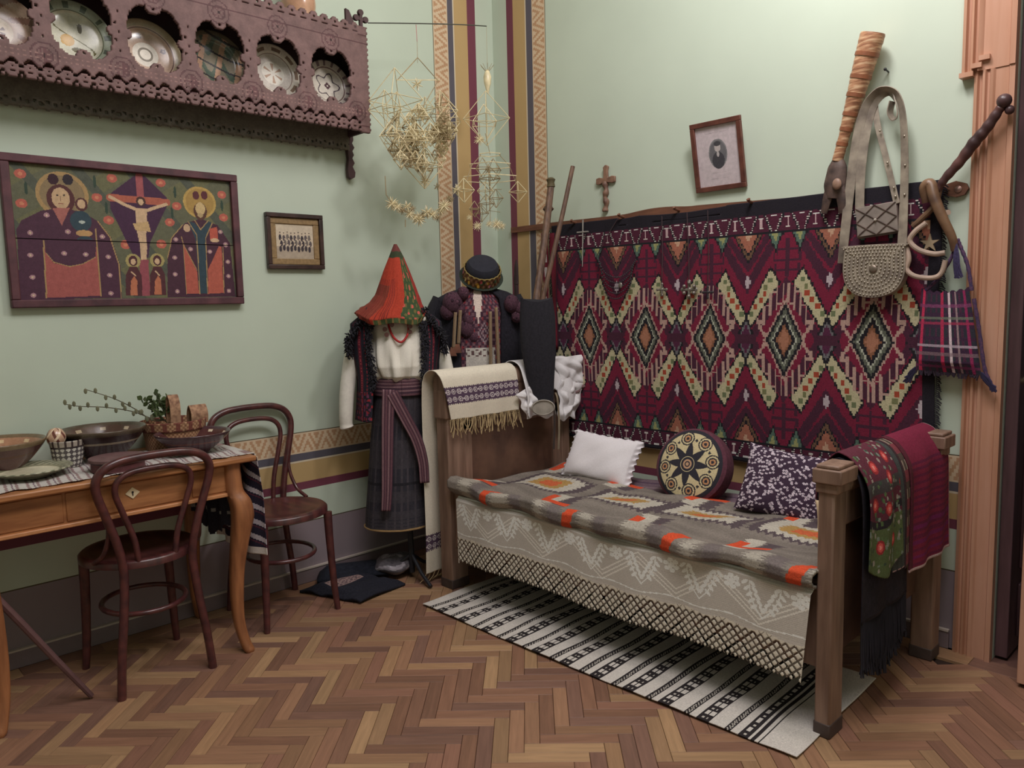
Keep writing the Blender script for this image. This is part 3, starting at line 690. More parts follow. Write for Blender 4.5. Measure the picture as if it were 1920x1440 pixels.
cv = Cv(.42, .30, 80, 56, (48, 46, 58)); cv.fill((cv.Y > .14) & (cv.Y < .16) & ((cv.X*40 % 2) < 1), (160, 160, 160)); cv.hole = cv.Y > .30-.16*np.abs(cv.X/.42-.6)*1.2-.01*np.sin(cv.X*120); cv.jitter(.2)
sheet('shawl_cloth', cv, lambda U, V: st(.08+U*.38, YR-.085+.012*np.sin(U*20)+0*V, .628-V*.24*(1-.3*U)), WEAVE, hk, thick=.003)
# ------------------------------------------------------------------ bentwood chairs
CH = mat('bentwood_varnish', (92, 48, 46), .28, var=.28, scale=10, stretch=(3, 3, 3), col2=(62, 32, 36), spec=.6)
CS = mat('bentwood_seat', (88, 46, 44), .30, var=.25, scale=6, stretch=(1, 6, 1), col2=(60, 32, 34), spec=.6)
def chair(label, loc, rz, top=.90):
    """local: x to the sitter's front, y sideways"""
    t = thing('bentwood_chair', label, 'chair', (0, 0, 0), 'bentwood chairs at the table')
    seat = []
    for i in range(9): pass
    n = 40; th = np.arange(n)/n*2*PI
    rx = np.where(np.cos(th) > 0, .205, .19); shp = np.stack([np.cos(th)*rx+.005, np.sin(th)*(.198+.012*np.cos(th))], 1)
    def ring(s, z): return np.concatenate([shp*s, np.full((n, 1), z)], 1)
    V = np.vstack([ring(.90, .432), ring(1.0, .438), ring(1.0, .458), ring(.955, .466), ring(.86, .466), ring(.80, .460), ring(.4, .457), [[0, 0, .456]]])
    F = [(i*n+k, i*n+(k+1) % n, (i+1)*n+(k+1) % n, (i+1)*n+k) for i in range(6) for k in range(n)]+[tuple(range(n-1, -1, -1))]+[(6*n+k, 6*n+(k+1) % n, 7*n) for k in range(n)]
    obj('seat', MB().add(V, F), CS, t, smooth=50)
    k_ = (top-.45)/.45; half = [(.160, 0), (.148, .14), (.128, .30), (.118, .44)]+[(a_, .45+(b_-.45)*k_) for a_, b_ in ((.135, .56), (.165, .68), (.188, .77), (.190, .825), (.165, .868), (.115, .892), (.05, .899))]
    def bx(z): return np.interp(z, [0, .25, .45, .7, .9], [-.185, -.178, -.172, -.190, -.212])
    L_ = [(bx(z), -y, z) for y, z in half]+[(bx(top), 0, top)]+[(bx(z), y, z) for y, z in half[::-1]]
    obj('back_hoop', MB().tube(spline(L_, 5), .0145, 10), CH, t, smooth=60)
    inn = [(a_, .455+(b_-.455)*k_) for a_, b_ in ((.062, .455), (.075, .56), (.108, .68), (.128, .76), (.118, .81), (.075, .838))]; ti = .455+(.845-.455)*k_
    L_ = [(bx(z)+.012, -y, z) for y, z in inn]+[(bx(.84)+.012, 0, ti)]+[(bx(z)+.012, y, z) for y, z in inn[::-1]]
    obj('inner_hoop', MB().tube(spline(L_, 6), .0105, 10), CH, t, smooth=60)
    for s in (-1, 1):
        obj('leg', MB().tube(spline([(.150, s*.150, .438), (.152, s*.153, .30), (.158, s*.160, .12), (.166, s*.168, 0)], 5), np.linspace(.019, .0125, 16), 10), CH, t, smooth=60)
        obj('brace', MB().tube(spline([(bx(.66), s*.165, .665), (bx(.58)+.012, s*.155, .58), (-.13, s*.165, .50), (-.07, s*.180, .462)], 6), .008, 8), CH, t, smooth=60)
    th = np.arange(28)/28*2*PI
    obj('stretcher_ring', MB().tube(np.stack([np.cos(th)*.155+.0, np.sin(th)*.140, np.full(28, .265)], 1), .0095, 8, closed=True), CH, t, smooth=60)
    t.location = loc; t.rotation_euler = (0, 0, rz)
    for c in t.children: c.matrix_parent_inverse = Matrix.Identity(4)
    return t
chair('dark red bentwood chair pushed under the drawer side of the table', (.366, -2.168, 0), PI+.03, .832)
chair('dark red bentwood chair standing against the wall right of the table', (.242, -1.560, 0), .03, .885)
mb = MB().tube([(.468, -2.393, .010)]+[W(a, b, 0, x) for a, b, x in ((100, 1232, .47), (40, 1169, .47), (-40, 1088, .47))], [.009, .011, .012, .012], 8)
tag(obj('wooden_stick', mb, mat('stick_brown', (104, 74, 74), .5, var=.2)), 'thin brown stick slanting down to the floor under the table', 'stick')
# ------------------------------------------------------------------ pottery on the table
def pot(name, label, cat, loc, prof, colf, nt=200, ns=120, m=CERAM, group=None, tilt=(0, 0)):
    """painted vessel: profile (r, z) outside up and inside down; colf(s 0..1, theta, r, z, cv)"""
    P = spline([(r, z, 0) for r, z in prof], 6); d = np.concatenate([[0], np.cumsum(np.linalg.norm(np.diff(P, axis=0), axis=1))]); d /= d[-1]
    cv = Cv(2*PI, 1, nt, ns, (120, 90, 80)); r = np.interp(cv.Y, d, P[:, 0]); z = np.interp(cv.Y, d, P[:, 1]); colf(cv.Y, cv.X, r, z, cv)
    Mt = np.array(Matrix.Rotation(tilt[0], 3, 'X')@Matrix.Rotation(tilt[1], 3, 'Y'))
    def pos(U, V):
        rr_ = np.clip(np.interp(V, d, P[:, 0]), 1e-4, 9); zz = np.interp(V, d, P[:, 1]); th = U*2*PI
        return st(rr_*np.cos(th), rr_*np.sin(th), zz)@Mt.T+np.array(loc)
    o = sheet(name, cv, pos, m); tag(o, label, cat, group); return o
def bowlprof(R, h, f=.42):
    return [(0.001, 0), (R*f, 0), (R*f*1.02, .006), (R*.72, h*.45), (R*.96, h*.86), (R, h), (R*.975, h*1.01), (R*.90, h*.90), (R*.62, h*.40), (R*.3, h*.18), (.001, h*.15)]
def bowlcol(body, rim, inner, deco, dots):
    def f(s, th, r, z, cv):
        R = r.max(); hh = z.max(); cv.C[:] = lin(body); ins = s > .52
        cv.fill(ins, inner)
        band = (r > R*.55) & (r < R*.92) & ins
        cv.fill(band & (np.abs(r-R*(.70+.06*np.sin(th*7))) < R*.022), deco); cv.fill(band & (np.abs(r-R*(.66-.04*np.sin(th*7))) < R*.015), dots)
        cv.fill(ins & ((th*9/PI % 2) < .5) & (np.abs(r-R*.86) < R*.03), dots)
        cv.fill(ins & (np.abs(r-R*.93) < R*.02), rim); cv.fill((r > R*.955), rim); cv.fill((~ins) & (np.abs(z-hh*.6) < hh*.03), deco); cv.jitter(.08)
    return f
TT = TZ+.006
pot('painted_bowl', 'dark brown painted bowl at the left end of the table, cut by the picture edge', 'bowl', (.166, -2.548, TT), bowlprof(.150, .112), bowlcol((92, 58, 62), (120, 100, 76), (176, 132, 104), (92, 56, 48), (216, 190, 150)), group='painted pottery bowls')
pot('painted_bowl', 'large dark brown painted bowl with light scrollwork behind the small patterned pot', 'bowl', (.166, -2.207, TT), bowlprof(.148, .115), bowlcol((64, 44, 46), (88, 74, 60), (96, 72, 62), (178, 160, 138), (196, 176, 150)), group='painted pottery bowls')
pot('painted_bowl', 'shallow dark purple bowl with cream dashes in front of the basket', 'bowl', (.325, -1.935, TT), bowlprof(.138, .080), bowlcol((78, 48, 58), (74, 50, 56), (86, 52, 50), (110, 62, 54), (224, 206, 180)), group='painted pottery bowls')
def pcol(s, th, r, z, cv):
    cv.C[:] = lin((176, 172, 146)); R = r.max(); cv.fill((r > R*.74) & (((th*14/PI+r*60) % 1) < .5), (120, 122, 100)); cv.fill((r < R*.70) & (s > .5), (214, 206, 178)); cv.fill(np.abs(r-R*.70) < R*.03, (150, 146, 120)); cv.jitter(.05)
pot('pottery_plate', 'flat pale green grey plate near the front edge of the table', 'plate', (.315, -2.485, TT), [(.001, 0), (.06, 0), (.07, .004), (.10, .016), (.128, .027), (.130, .031), (.122, .031), (.092, .020), (.080, .014), (.05, .012), (.001, .012)], pcol)
def gcol(s, th, r, z, cv):
    cv.C[:] = lin((90, 82, 84)); o = s < .55
    cv.fill(o & ((np.sin(th*9+z*190)*np.sin(th*9-z*190)) > .12), (206, 200, 190)); cv.fill(o & (z > .070) & (z < .076), (60, 50, 52)); cv.fill(o & (z > .076), (170, 158, 146)); cv.fill(o & (z > .076) & (((th*8/PI) % 1) < .35), (70, 56, 56)); cv.fill(~o, (60, 50, 50)); cv.jitter(.12)
pot('patterned_pot', 'small grey and white patterned pot beside the large bowl', 'pot', (.225, -2.345, TT), [(.001, 0), (.036, 0), (.042, .004), (.050, .035), (.054, .070), (.057, .094), (.053, .095), (.048, .07), (.042, .02), (.001, .012)], gcol)
def ecol(s, th, r, z, cv):
    cv.C[:] = lin((196, 158, 132)); cv.fill(np.sin(th*6+z*90) > .5, (110, 64, 56)); cv.fill(np.sin(th*5-z*120) > .72, (226, 200, 170)); cv.jitter(.1)
pot('painted_egg', 'painted wooden egg standing in the small patterned pot', 'egg', (.215, -2.375, TT+.075), [(.001, 0), (.020, .004), (.030, .022), (.030, .042), (.018, .062), (.001, .068)], ecol)
def bcol(s, th, r, z, cv):
    cv.C[:] = lin((98, 58, 60)); cv.fill(z > .034, (112, 84, 84)); cv.fill(np.abs(z-.030) < .003, (58, 36, 40)); cv.jitter(.08)
pot('round_box', 'flat round brown wooden box with a lid, in the middle of the table', 'box', (.415, -2.235, TT), [(.001, 0), (.082, 0), (.086, .003), (.086, .028), (.093, .031), (.093, .040), (.088, .044), (.04, .047), (.001, .047)], bcol, m=matc('turned_wood', .5, .2, 40, .1))
# basket (woven) with two upright ears, twigs inside
bk = thing('basket', 'small woven straw basket with two upright handles behind the dark bowl', 'basket', (.140, -1.939, TT))
nt_, ns_ = 96, 26; cv = Cv(2*PI, 1, nt_, ns_, (178, 140, 108)); wv = (np.floor(cv.X*48/PI)+np.floor(cv.Y*13)) % 2; cv.fill(wv > 0, (138, 98, 74)); cv.fill((cv.Y > .30) & (cv.Y < .36), (108, 74, 62)); cv.fill((np.abs((cv.X*16/PI % 2)-1) < .3+.4*np.abs(cv.Y-.15)*4) & (cv.Y < .30), (120, 70, 60)); cv.jitter(.15)
def bp(U, V):
    th = U*2*PI; r = .098+.014*(1-V)+.002*np.sin(th*48+np.floor(V*13)*PI)+.006*(V < .31); return st(r*np.cos(th)+.140, r*1.05*np.sin(th)-1.939, TT+.112*(1-V))
sheet('basket_wall', cv, bp, WEAVE, bk, thick=.005)
obj('basket_base', MB().lathe([(.001, 0), (.096, 0), (.096, .01), (.001, .01)], (.140, -1.939, TT+.002), 30), mat('straw_base', (130, 100, 76), .8), bk)
STR = mat('plaited_straw', (176, 138, 108), .85, var=.35, scale=60, col2=(120, 84, 66))
for (cy, h, w_) in ((-1.945, .215, .020), (-1.85, .165, .034)):
    mb = MB().ribbon(spline([(.185, cy, TT+.09), (.19, cy, TT+h*.8), (.165, cy, TT+h), (.14, cy, TT+h*.8), (.14, cy, TT+.09)], 5), (0, w_, 0), .005); obj('basket_handle', mb, STR, bk)
tw = thing('twig_bunch', 'bunch of budding twigs and green sprigs leaning out of the basket to the left', 'twigs', (.12, -1.94, TT+.10))
BR = mat('twig_bark', (92, 84, 66), .8); LF = mat('leaf_green', (88, 104, 62), .6, var=.3); BU = mat('willow_bud', (120, 118, 92), .9)
rdir = _r/np.linalg.norm(_r)
base = np.array([.12, -1.96, TT+.11])
def bpt(px, py, x): return W(px, py, 0, x)
for n_, path in enumerate(([(285, 788), (255, 768), (215, 748), (160, 730)], [(285, 785), (250, 772), (200, 764), (150, 762), (122, 758)])):
    P = spline([base]+[bpt(a, b, .13) for a, b in path], 6); obj('twig', MB().tube(P, np.linspace(.0028, .0014, len(P)), 5), BR, tw)
    for q in range(6, len(P), 2):
        s = 1 if q % 4 else -1; mb = MB().ball(P[q]+np.array([0, 0, .007*s]), .0065, 6, 4, (1, 1, 1.7)); obj('bud', mb, BU, tw)
lm = MB().prism([(0, 0), (.009, .008), (.010, .018), (0, .030), (-.010, .018), (-.009, .008)], (0, 0, 0), (1, 0, 0), (0, 0, 1), (0, 1, 0), .0008).mesh('leaf', 0, LF)
rs = random.Random(5)
for (px, py) in ((290, 735), (268, 748), (302, 752), (312, 748), (278, 765)):
    E_ = bpt(px, py, .12); P = spline([base+np.array([0, .01, -.02]), (base+E_)/2+np.array([.01, 0, .0]), E_], 6); obj('twig', MB().tube(P, .0018, 5), BR, tw)
    for q in range(5, len(P)):
        for s in range(2):
            o = link('leaf', lm, tw); o.matrix_parent_inverse = Matrix.Translation(-Vector(tw.location)); o.location = P[q]+rs.uniform(-.006, .006); o.rotation_euler = (rs.uniform(-1.2, 1.2), rs.uniform(-2.2, 2.2), rs.uniform(0, 3)); o.scale = [rs.uniform(.7, 1.1)]*3
# ------------------------------------------------------------------ carved plate shelf
SW = matc('carved_shelf_wood', .6, .22, 26, .25); SWD = mat('shelf_dark_wood', (78, 54, 56), .7, var=.3, scale=12)
sh = thing('plate_shelf', 'wide carved fretwork plate shelf hanging high on the left wall', 'shelf', (.1, -1.95, 2.35))
SX, y1, y0, z0, z1 = .20, -.972, -2.95, 2.105, 2.635
c = .0052; nx, ny = round((y1-y0)/c), round((z1-z0)/c)
cv = Cv(y1-y0, z1-z0, nx, ny, (122, 94, 92)); X, Y = cv.X+y0, z1-cv.Y        # X world y, Y world z
arch = -1.172; pp = .252
axx = ((X-arch+pp/2) % pp)-pp/2; valid = X < -1.05
hw, z_lo, z_hi = .101, 2.235, 2.470
zc_ = 2.345
inside = (((np.abs(axx)/hw)**3.2+(np.abs(Y-zc_)/((z_hi-z_lo)/2))**2.6) < 1)
def circ(cx, cz, r, XX=None): return ((axx if XX is None else XX)-cx)**2+(Y-cz)**2 < r*r
for cx, cz, r in ((0, 2.466, .030), (0, 2.230, .026), (-.101, 2.345, .017), (.101, 2.345, .017), (-.088, 2.435, .010), (.088, 2.435, .010), (-.088, 2.258, .010), (.088, 2.258, .010), (-.045, 2.474, .012), (.045, 2.474, .012)): inside &= ~circ(cx, cz, r)
hole = inside & valid
for cx, cz in ((.112, 2.375), (.126, 2.345), (.112, 2.315), (.126, 2.415), (.126, 2.275), (0, 2.452), (0, 2.243)): hole |= circ(cx, cz, .0055) & valid; 
ax2 = np.abs(axx); 
for cz, cx in ((2.50, .0), (2.212, .126)):
    d = np.sqrt((ax2-cx)**2+(Y-cz)**2); cv.fill((d < .046) & (d > .040), (96, 66, 68)); cv.fill((d < .028) & (d > .023), (96, 66, 68)); cv.fill(d < .006, (60, 40, 42))
    a = np.arctan2(Y-cz, axx-cx); cv.fill((d < .022) & (np.cos(a*8) > .4), (106, 72, 74))
gx = ((X/.018) % 1)-.5; gy = ((Y/.016) % 1)-.5; cv.fill((gx*gx+gy*gy < .045) & (Y > 2.20) & (Y < 2.232), (150, 116, 110))
cv.fill(np.abs(Y-2.520) < .002, (92, 62, 64)); cv.fill((X > -1.03) & (np.abs(Y-2.555) < .003), (92, 60, 62)); cv.fill((X > -1.03) & (np.abs(Y-2.15) < .003), (92, 60, 62)); cv.fill((np.abs(X+1.035) < .002), (96, 66, 68))
# bottom ring fringe
rp_ = .056; rx = ((X+rp_/2) % rp_)-rp_/2; low = Y < 2.200
ring = (np.abs(np.sqrt(rx**2+(Y-2.150)**2)-.0165) < .0065); bar_ = (np.abs(Y-2.150) < .006); zz = np.abs(Y-(2.175+np.abs(((X/rp_) % 1)-.5)*.05)) < .0075; top3 = np.sqrt((np.abs(rx)-.028)**2+(Y-2.176)**2); small = (top3 < .010)
solid = ring | bar_ | zz | small | (((X/.0187+.5) % 1 < .5) & (Y > 2.128) & (Y < 2.137)) | (Y > 2.190)
hole |= low & ~solid & (X < -1.03)
# top ring fringe
ux = ((X+.026) % .052)-.026; up = Y > 2.548
tsol = (np.abs(np.sqrt(ux**2+(Y-2.584)**2)-.012) < .007) | (np.abs(np.sqrt((np.abs(ux)-.026)**2+(Y-2.572)**2)-.008) < .006) | (Y < 2.562)
hole |= up & ~tsol & (X < -1.03)
hole |= (X > -1.03) & ((Y > 2.592) | (X > y1-.004-.006*np.abs(np.sin(Y*PI/.024)))); hole |= (X > -1.03) & (Y < 2.122)
hole |= (Y < 2.128) & (X < -1.03)
cv.hole = hole; cv.jitter(.06)
sheet('fretwork_front', cv, lambda U, V: st(SX+0*U, y0+U*(y1-y0), z1-V*(z1-z0)), SW, sh, thick=.016, smooth=False)
for nm, b in (('shelf_board', (.0, SX-.012, y0, y1-.012, 2.215, 2.232)), ('shelf_board', (.0, SX-.012, y0, y1-.012, 2.53, 2.545)), ('back_panel', (.001, .010, y0, y1-.02, 2.232, 2.53)), ('side_panel', (.001, SX-.01, y1-.024, y1-.010, 2.13, 2.59))):
    obj(nm, MB().box(*b), SWD, sh, bev=.002)
# back fringe on the wall below
c = .006; cv = Cv(-.99-y0, .14, round((-.99-y0)/c), round(.14/c), (112, 106, 96)); X, Y = cv.X+y0, .14-cv.Y
rx = ((X+.022) % .044)-.022; cv.hole = (Y < .045+.0*X) & ~((np.sqrt(rx**2+(Y-.030)**2) < .020) & (np.sqrt(rx**2+(Y-.030)**2) > .007) | (np.sqrt((np.abs(rx)-.022)**2+(Y-.018)**2) < .010)); cv.jitter(.1)
sheet('lower_fringe', cv, lambda U, V: st(.030+0*U, y0+U*(-.99-y0), 2.198-V*.14), SW, sh, thick=.012, smooth=False)
pr_ = [(-.018, 2.16), (.018, 2.16), (.020, 2.12), (.012, 2.105), (.024, 2.085), (.012, 2.068), (.020, 2.05), (.010, 2.034), (.022, 2.012), (.010, 1.994), (.024, 1.968), (.020, 1.945), (0, 1.934), (-.014, 1.945), (-.016, 1.98), (-.010, 2.03), (-.016, 2.09)]
obj('pendant', MB().prism(pr_, (.012, -.985, 0), (0, 1, 0), (0, 0, 1), (1, 0, 0), .022), SWD, sh)
for cx, cz, r in ((-1.02, 2.632, .014), (-1.045, 2.612, .014), (-.998, 2.612, .014)): 
    pass
mb = MB()
for cx, cz in ((-1.005, 2.655), (-1.030, 2.628), (-.980, 2.628)): mb.lathe([(.013, -.008), (.015, 0), (.013, .008)], (SX, cx, cz), 14, [[0, 0, 1], [0, 1, 0], [-1, 0, 0]])
mb.box(SX-.007, SX+.007, -1.012, -.998, 2.585, 2.655); mb.box(SX-.006, SX+.006, -1.03, -.98, 2.620, 2.634); obj('cross_finial', mb, SWD, sh)
obj('finial', MB().prism([(-1.085, 2.56), (-1.02, 2.56), (-1.068, 2.65), (-1.085, 2.655)], (SX-.008, 0, 0), (0, 1, 0), (0, 0, 1), (1, 0, 0), .014), SWD, sh)
# plates leaning behind the openings
def plate(i, loc, r, colf, label):
    M = np.array(Matrix.Rotation(math.radians(-12), 3, 'Y')@Matrix.Rotation(PI/2, 3, 'Y'))
    prof = [(.001, 0), (r*.42, 0), (r*.46, .004), (r*.68, .010), (r*.74, .017), (r*.97, .026), (r, .030), (r*.985, .034), (r*.75, .024), (r*.66, .016), (r*.4, .010), (.001, .010)]
    P = spline([(a, b, 0) for a, b in prof], 4); d = np.concatenate([[0], np.cumsum(np.linalg.norm(np.diff(P, axis=0), axis=1))]); d /= d[-1]
    cv = Cv(2*PI, 1, 110, 72, (222, 212, 198)); R_ = np.interp(cv.Y, d, P[:, 0])/r; fr_ = cv.Y > .5; x_, y_ = R_*np.cos(cv.X), R_*np.sin(cv.X)
    colf(cv, R_, cv.X, x_, y_, fr_); cv.jitter(.07)
    def pos(U, V):
        rr_ = np.clip(np.interp(V, d, P[:, 0]), 1e-4, 9); z = np.interp(V, d, P[:, 1]); th = U*2*PI
        return st(rr_*np.cos(th), rr_*np.sin(th), z)@M.T+np.array(loc)
    tag(sheet('painted_plate', cv, pos, CERAM), label, 'plate', 'painted plates behind the shelf openings')
def d_a(cv, R, T, x, y, f): cv.fill(f & (R > .78), (206, 196, 184)); cv.fill(f & (R > .8) & (np.sin(T*16) > .5), (130, 110, 112)); cv.fill(np.abs(R-.74) < .02, (140, 118, 112)); cv.fill(f & ((np.abs(x)+np.abs(y)) < .16) & (R > .05), (96, 70, 74)); cv.fill(f & (np.abs(R-.45-.1*np.sin(T*5)) < .03), (90, 76, 84))
def d_b(cv, R, T, x, y, f): cv.fill(f & (np.abs(R-.84) < .05) & (np.sin(T*9) > -.2), (140, 118, 102)); cv.fill(f & (R < .7), (214, 204, 194)); cv.fill(f & (R < .42), (236, 228, 216)); cv.fill(f & (np.cos(T*6) > .6) & (R < .38) & (R > .1), (190, 160, 140)); cv.fill(np.abs(R-.70) < .02, (150, 128, 118))
def d_c(cv, R, T, x, y, f): cv.C[:] = lin((132, 122, 104)); cv.fill(f & (np.sin(x*7+2*np.sin(y*9)) > .3), (84, 96, 84)); cv.fill(f & (np.sin(y*10+3*x) > .65), (176, 140, 116)); cv.fill(f & (R > .86), (110, 100, 84)); cv.fill(f & (np.sin(x*13-y*5) > .9), (60, 56, 58))
def d_d(cv, R, T, x, y, f):
    cv.C[:] = lin((206, 176, 156)); cv.fill(f & (R > .80), (176, 158, 128)); cv.fill(f & (np.abs(R-.76) < .015), (110, 80, 72)); cv.fill(f & (R < .36), (238, 228, 214)); cv.fill(f & (np.abs(R-.2) < .03), (140, 130, 116))
    for a in (0.3, 1.9, 3.4, 5.0):
        for q in range(5): b = q*1.256; cv.fill(f & ((x-.55*math.cos(a)-.05*math.cos(b))**2+(y-.55*math.sin(a)-.05*math.sin(b))**2 < .0012), (84, 40, 44))
def d_e(cv, R, T, x, y, f):
    cv.C[:] = lin((222, 218, 196)); cv.fill(f & (R > .76), (176, 184, 164)); cv.fill(f & (R > .78) & (R < .96) & (np.sin(T*12) > .55), (96, 108, 92)); cv.fill(np.abs(R-.74) < .015, (120, 124, 100)); cv.fill(f & (np.abs(y-.5*np.sin(x*4)) < .03) & (R < .65), (110, 104, 60)); cv.fill(f & ((x-.1)**2+(y+.15)**2 < .03), (206, 160, 76)); cv.fill(f & ((x+.3)**2/.02+(y-.2)**2/.004 < 1), (90, 84, 50)); cv.fill(f & ((x-.35)**2/.006+(y-.1)**2/.03 < 1), (100, 92, 52))
def d_f(cv, R, T, x, y, f): cv.C[:] = lin((196, 166, 146)); cv.fill(f & (np.sin(T*7+R*8) > .5) & (R > .45), (150, 110, 96)); cv.fill(f & (R < .35), (220, 200, 176)); cv.fill(f & (R < .2) & (np.cos(T*6) > 0), (96, 60, 56))
for i, (px, py, r, f_, lb) in enumerate(((623, 152, .112, d_a, 'small white plate with dark dots in the rightmost shelf opening'), (522, 128, .122, d_b, 'cream plate with a pale rosette, second opening from the right'), (414, 108, .128, d_c, 'mottled green brown plate in the third opening from the right'),
        (286, 92, .132, d_d, 'pinkish plate with brown flowers and a white centre, fourth opening from the right'), (152, 60, .132, d_e, 'large white plate with a green rim and yellow bird motif, fifth opening from the right'), (12, 46, .132, d_f, 'pinkish brown plate in the leftmost visible shelf opening'))):
    p_ = W(px, py, 0, .075); plate(i, (.070, p_[1]-.030, p_[2]-.030), r, f_, lb)
p_ = W(560, 22, 0, .1)
def jcol(s, th, r, z, cv): cv.C[:] = lin((214, 172, 146)); cv.fill(z > .05, (196, 150, 120)); cv.fill(np.abs(z-.016) < .003, (170, 124, 100)); cv.jitter(.05)
pot('clay_jar', 'pale clay jar standing on top of the carved shelf', 'jar', (.1, p_[1], 2.546), [(.001, 0), (.06, 0), (.066, .01), (.068, .06), (.075, .12), (.06, .19), (.045, .22), (.05, .25), (.045, .25), (.04, .21), (.001, .2)], jcol)
# ------------------------------------------------------------------ painted panel icon
ic = thing('folk_painting', 'wide framed folk painting on two boards with a crucifixion between two robed saints', 'painting', (.02, -2.0, 1.62))
iy0, iy1, iz0, iz1 = -2.437, -1.560, 1.345, 1.900
FW = mat('plum_frame', (96, 56, 62), .6, var=.3, scale=14, col2=(66, 38, 46)); fw = .030
for b in ((iy0, iy1, iz1-fw, iz1), (iy0, iy1, iz0, iz0+fw), (iy0, iy0+fw, iz0+fw, iz1-fw), (iy1-fw, iy1, iz0+fw, iz1-fw)): obj('frame_bar', MB().box(.001, .034, b[0], b[1], b[2], b[3]), FW, ic, bev=.004)
cv = Cv(1280, 790, 330, 204, (104, 104, 78)); X, Y = cv.X, cv.Y      # units roughly those of the panel seen enlarged
def q_(x, y):                                    # straighten the perspective of the enlarged view
    xl = 50+(y-95)*25/775; xr = 1290+(y-200)*40/690; s = (x-xl)/(xr-xl); yt = 95+105*s; yb = 870+20*s; return s*1280, (y-yt)/(yb-yt)*790
def PQ(pts): return [q_(*p) for p in pts]
def pl(pts, col): cv.poly(PQ(pts), col)
def el(x, y, rx, ry, col): a, b = q_(x, y); cv.ell(a, b, rx, ry, col)
def ln(pts, w_, col): cv.line(PQ(pts), w_, col)
cv.fill((np.sin(X*.013+Y*.02) > .4), (112, 110, 74)); cv.fill((np.sin(X*.02-Y*.016+1) > .75), (86, 90, 76))
PU, OC, RO, TL_, FL_ = (82, 44, 66), (176, 140, 84), (172, 84, 78), (50, 72, 84), (214, 176, 134)
for x, y in ((105, 160), (105, 325), (575, 180), (490, 290), (855, 205), (1240, 275), (1250, 410), (550, 420), (905, 435), (640, 560), (850, 560), (950, 340)): el(x, y, 30, 26, (196, 92, 72)); el(x, y, 12, 10, (214, 130, 90))
for x, y in ((130, 240), (540, 350), (940, 260), (920, 380), (1240, 340), (480, 200)): el(x, y, 9, 38, (52, 72, 58))
el(310, 275, 140, 135, OC); el(310, 275, 118, 112, (146, 122, 84)); el(1095, 320, 108, 105, (196, 158, 72)); el(1095, 320, 92, 90, (178, 140, 62))
pl([(75, 470), (100, 420), (200, 365), (300, 350), (400, 370), (500, 430), (560, 520), (605, 680), (612, 875), (75, 870)], PU)
pl([(880, 880), (885, 640), (920, 520), (1000, 440), (1100, 415), (1210, 455), (1290, 560), (1325, 888)], (78, 42, 60))
ln([(605, 875), (600, 680), (555, 520), (490, 425)], 7, OC); ln([(885, 640), (915, 525), (985, 450)], 6, OC)
el(265, 188, 28, 32, (60, 28, 42)); el(340, 190, 28, 32, (50, 40, 50)); el(300, 300, 74, 86, (92, 46, 48)); el(300, 295, 48, 62, (206, 168, 124)); pl([(255, 350), (345, 350), (300, 450)], (176, 100, 90))
for ex, ey in ((282, 278), (318, 278), (1083, 345), (1112, 345), (398, 325), (414, 325)): el(ex, ey, 6, 5, (50, 36, 36))
ln([(300, 282), (298, 310)], 4, (150, 110, 80)); ln([(288, 326), (312, 326)], 4, (150, 70, 60)); ln([(1097, 350), (1096, 372)], 4, (150, 120, 80)); ln([(1086, 388), (1106, 388)], 4, (130, 60, 50))
el(406, 330, 34, 40, (92, 46, 48)); el(406, 328, 22, 28, (210, 172, 130)); el(400, 425, 58, 62, TL_); el(405, 430, 18, 10, (180, 190, 180)); el(415, 495, 46, 20, (196, 150, 90)); el(420, 540, 46, 30, TL_)
pl([(200, 530), (480, 530), (492, 858), (203, 862)], RO); pl([(205, 530), (478, 530), (470, 630), (400, 670), (330, 682), (250, 660), (210, 600)], PU)
ln([(203, 530), (205, 862)], 8, OC); ln([(478, 470), (492, 858)], 7, OC); ln([(212, 600), (250, 655), (330, 682), (400, 668), (468, 630)], 5, OC)
for x, y in ((225, 390), (140, 490), (330, 485), (512, 515), (135, 612), (305, 605), (418, 612), (540, 628), (140, 740), (545, 738), (140, 845), (548, 845), (940, 535), (930, 640), (930, 740), (942, 845), (1228, 495), (1030, 590), (1155, 607), (1275, 672), (1278, 760), (1280, 850), (1262, 570)): el(x, y, 15, 14, (178, 130, 140)); el(x, y, 6, 6, (214, 190, 150))
pl([(560, 270), (700, 165), (760, 165), (890, 290), (890, 340), (780, 560), (770, 640), (690, 640), (560, 350)], (74, 38, 70))
ln([(728, 165), (735, 300)], 40, (170, 80, 84)); ln([(560, 290), (890, 318)], 44, (184, 92, 66)); pl([(715, 650), (770, 650), (775, 868), (725, 866)], (158, 72, 84))
ln([(560, 285), (640, 330), (710, 360), (770, 365), (830, 345), (885, 330)], 20, FL_); pl([(700, 350), (770, 355), (768, 430), (762, 500), (765, 560), (758, 650), (728, 650), (722, 560), (708, 490), (706, 420)], FL_)
pl([(685, 440), (775, 430), (790, 490), (700, 480)], (206, 168, 112)); el(735, 312, 28, 30, (80, 50, 44)); el(735, 316, 16, 20, FL_); el(735, 316, 34, 34, (0, 0, 0)) if 0 else None
for x in (680, 822): el(x, 655, 44, 46, (176, 158, 92)); el(x, 655, 26, 34, (84, 40, 50)); el(x, 660, 15, 20, FL_); pl([(x-48, 862), (x-45, 740), (x-22, 690), (x+22, 690), (x+45, 740), (x+50, 865)], (88, 42, 50)); pl([(x-22, 860), (x-16, 775), (x+4, 745), (x+20, 775), (x+22, 862)], (196, 112, 72)); ln([(x-12, 720), (x+12, 745)], 8, FL_)
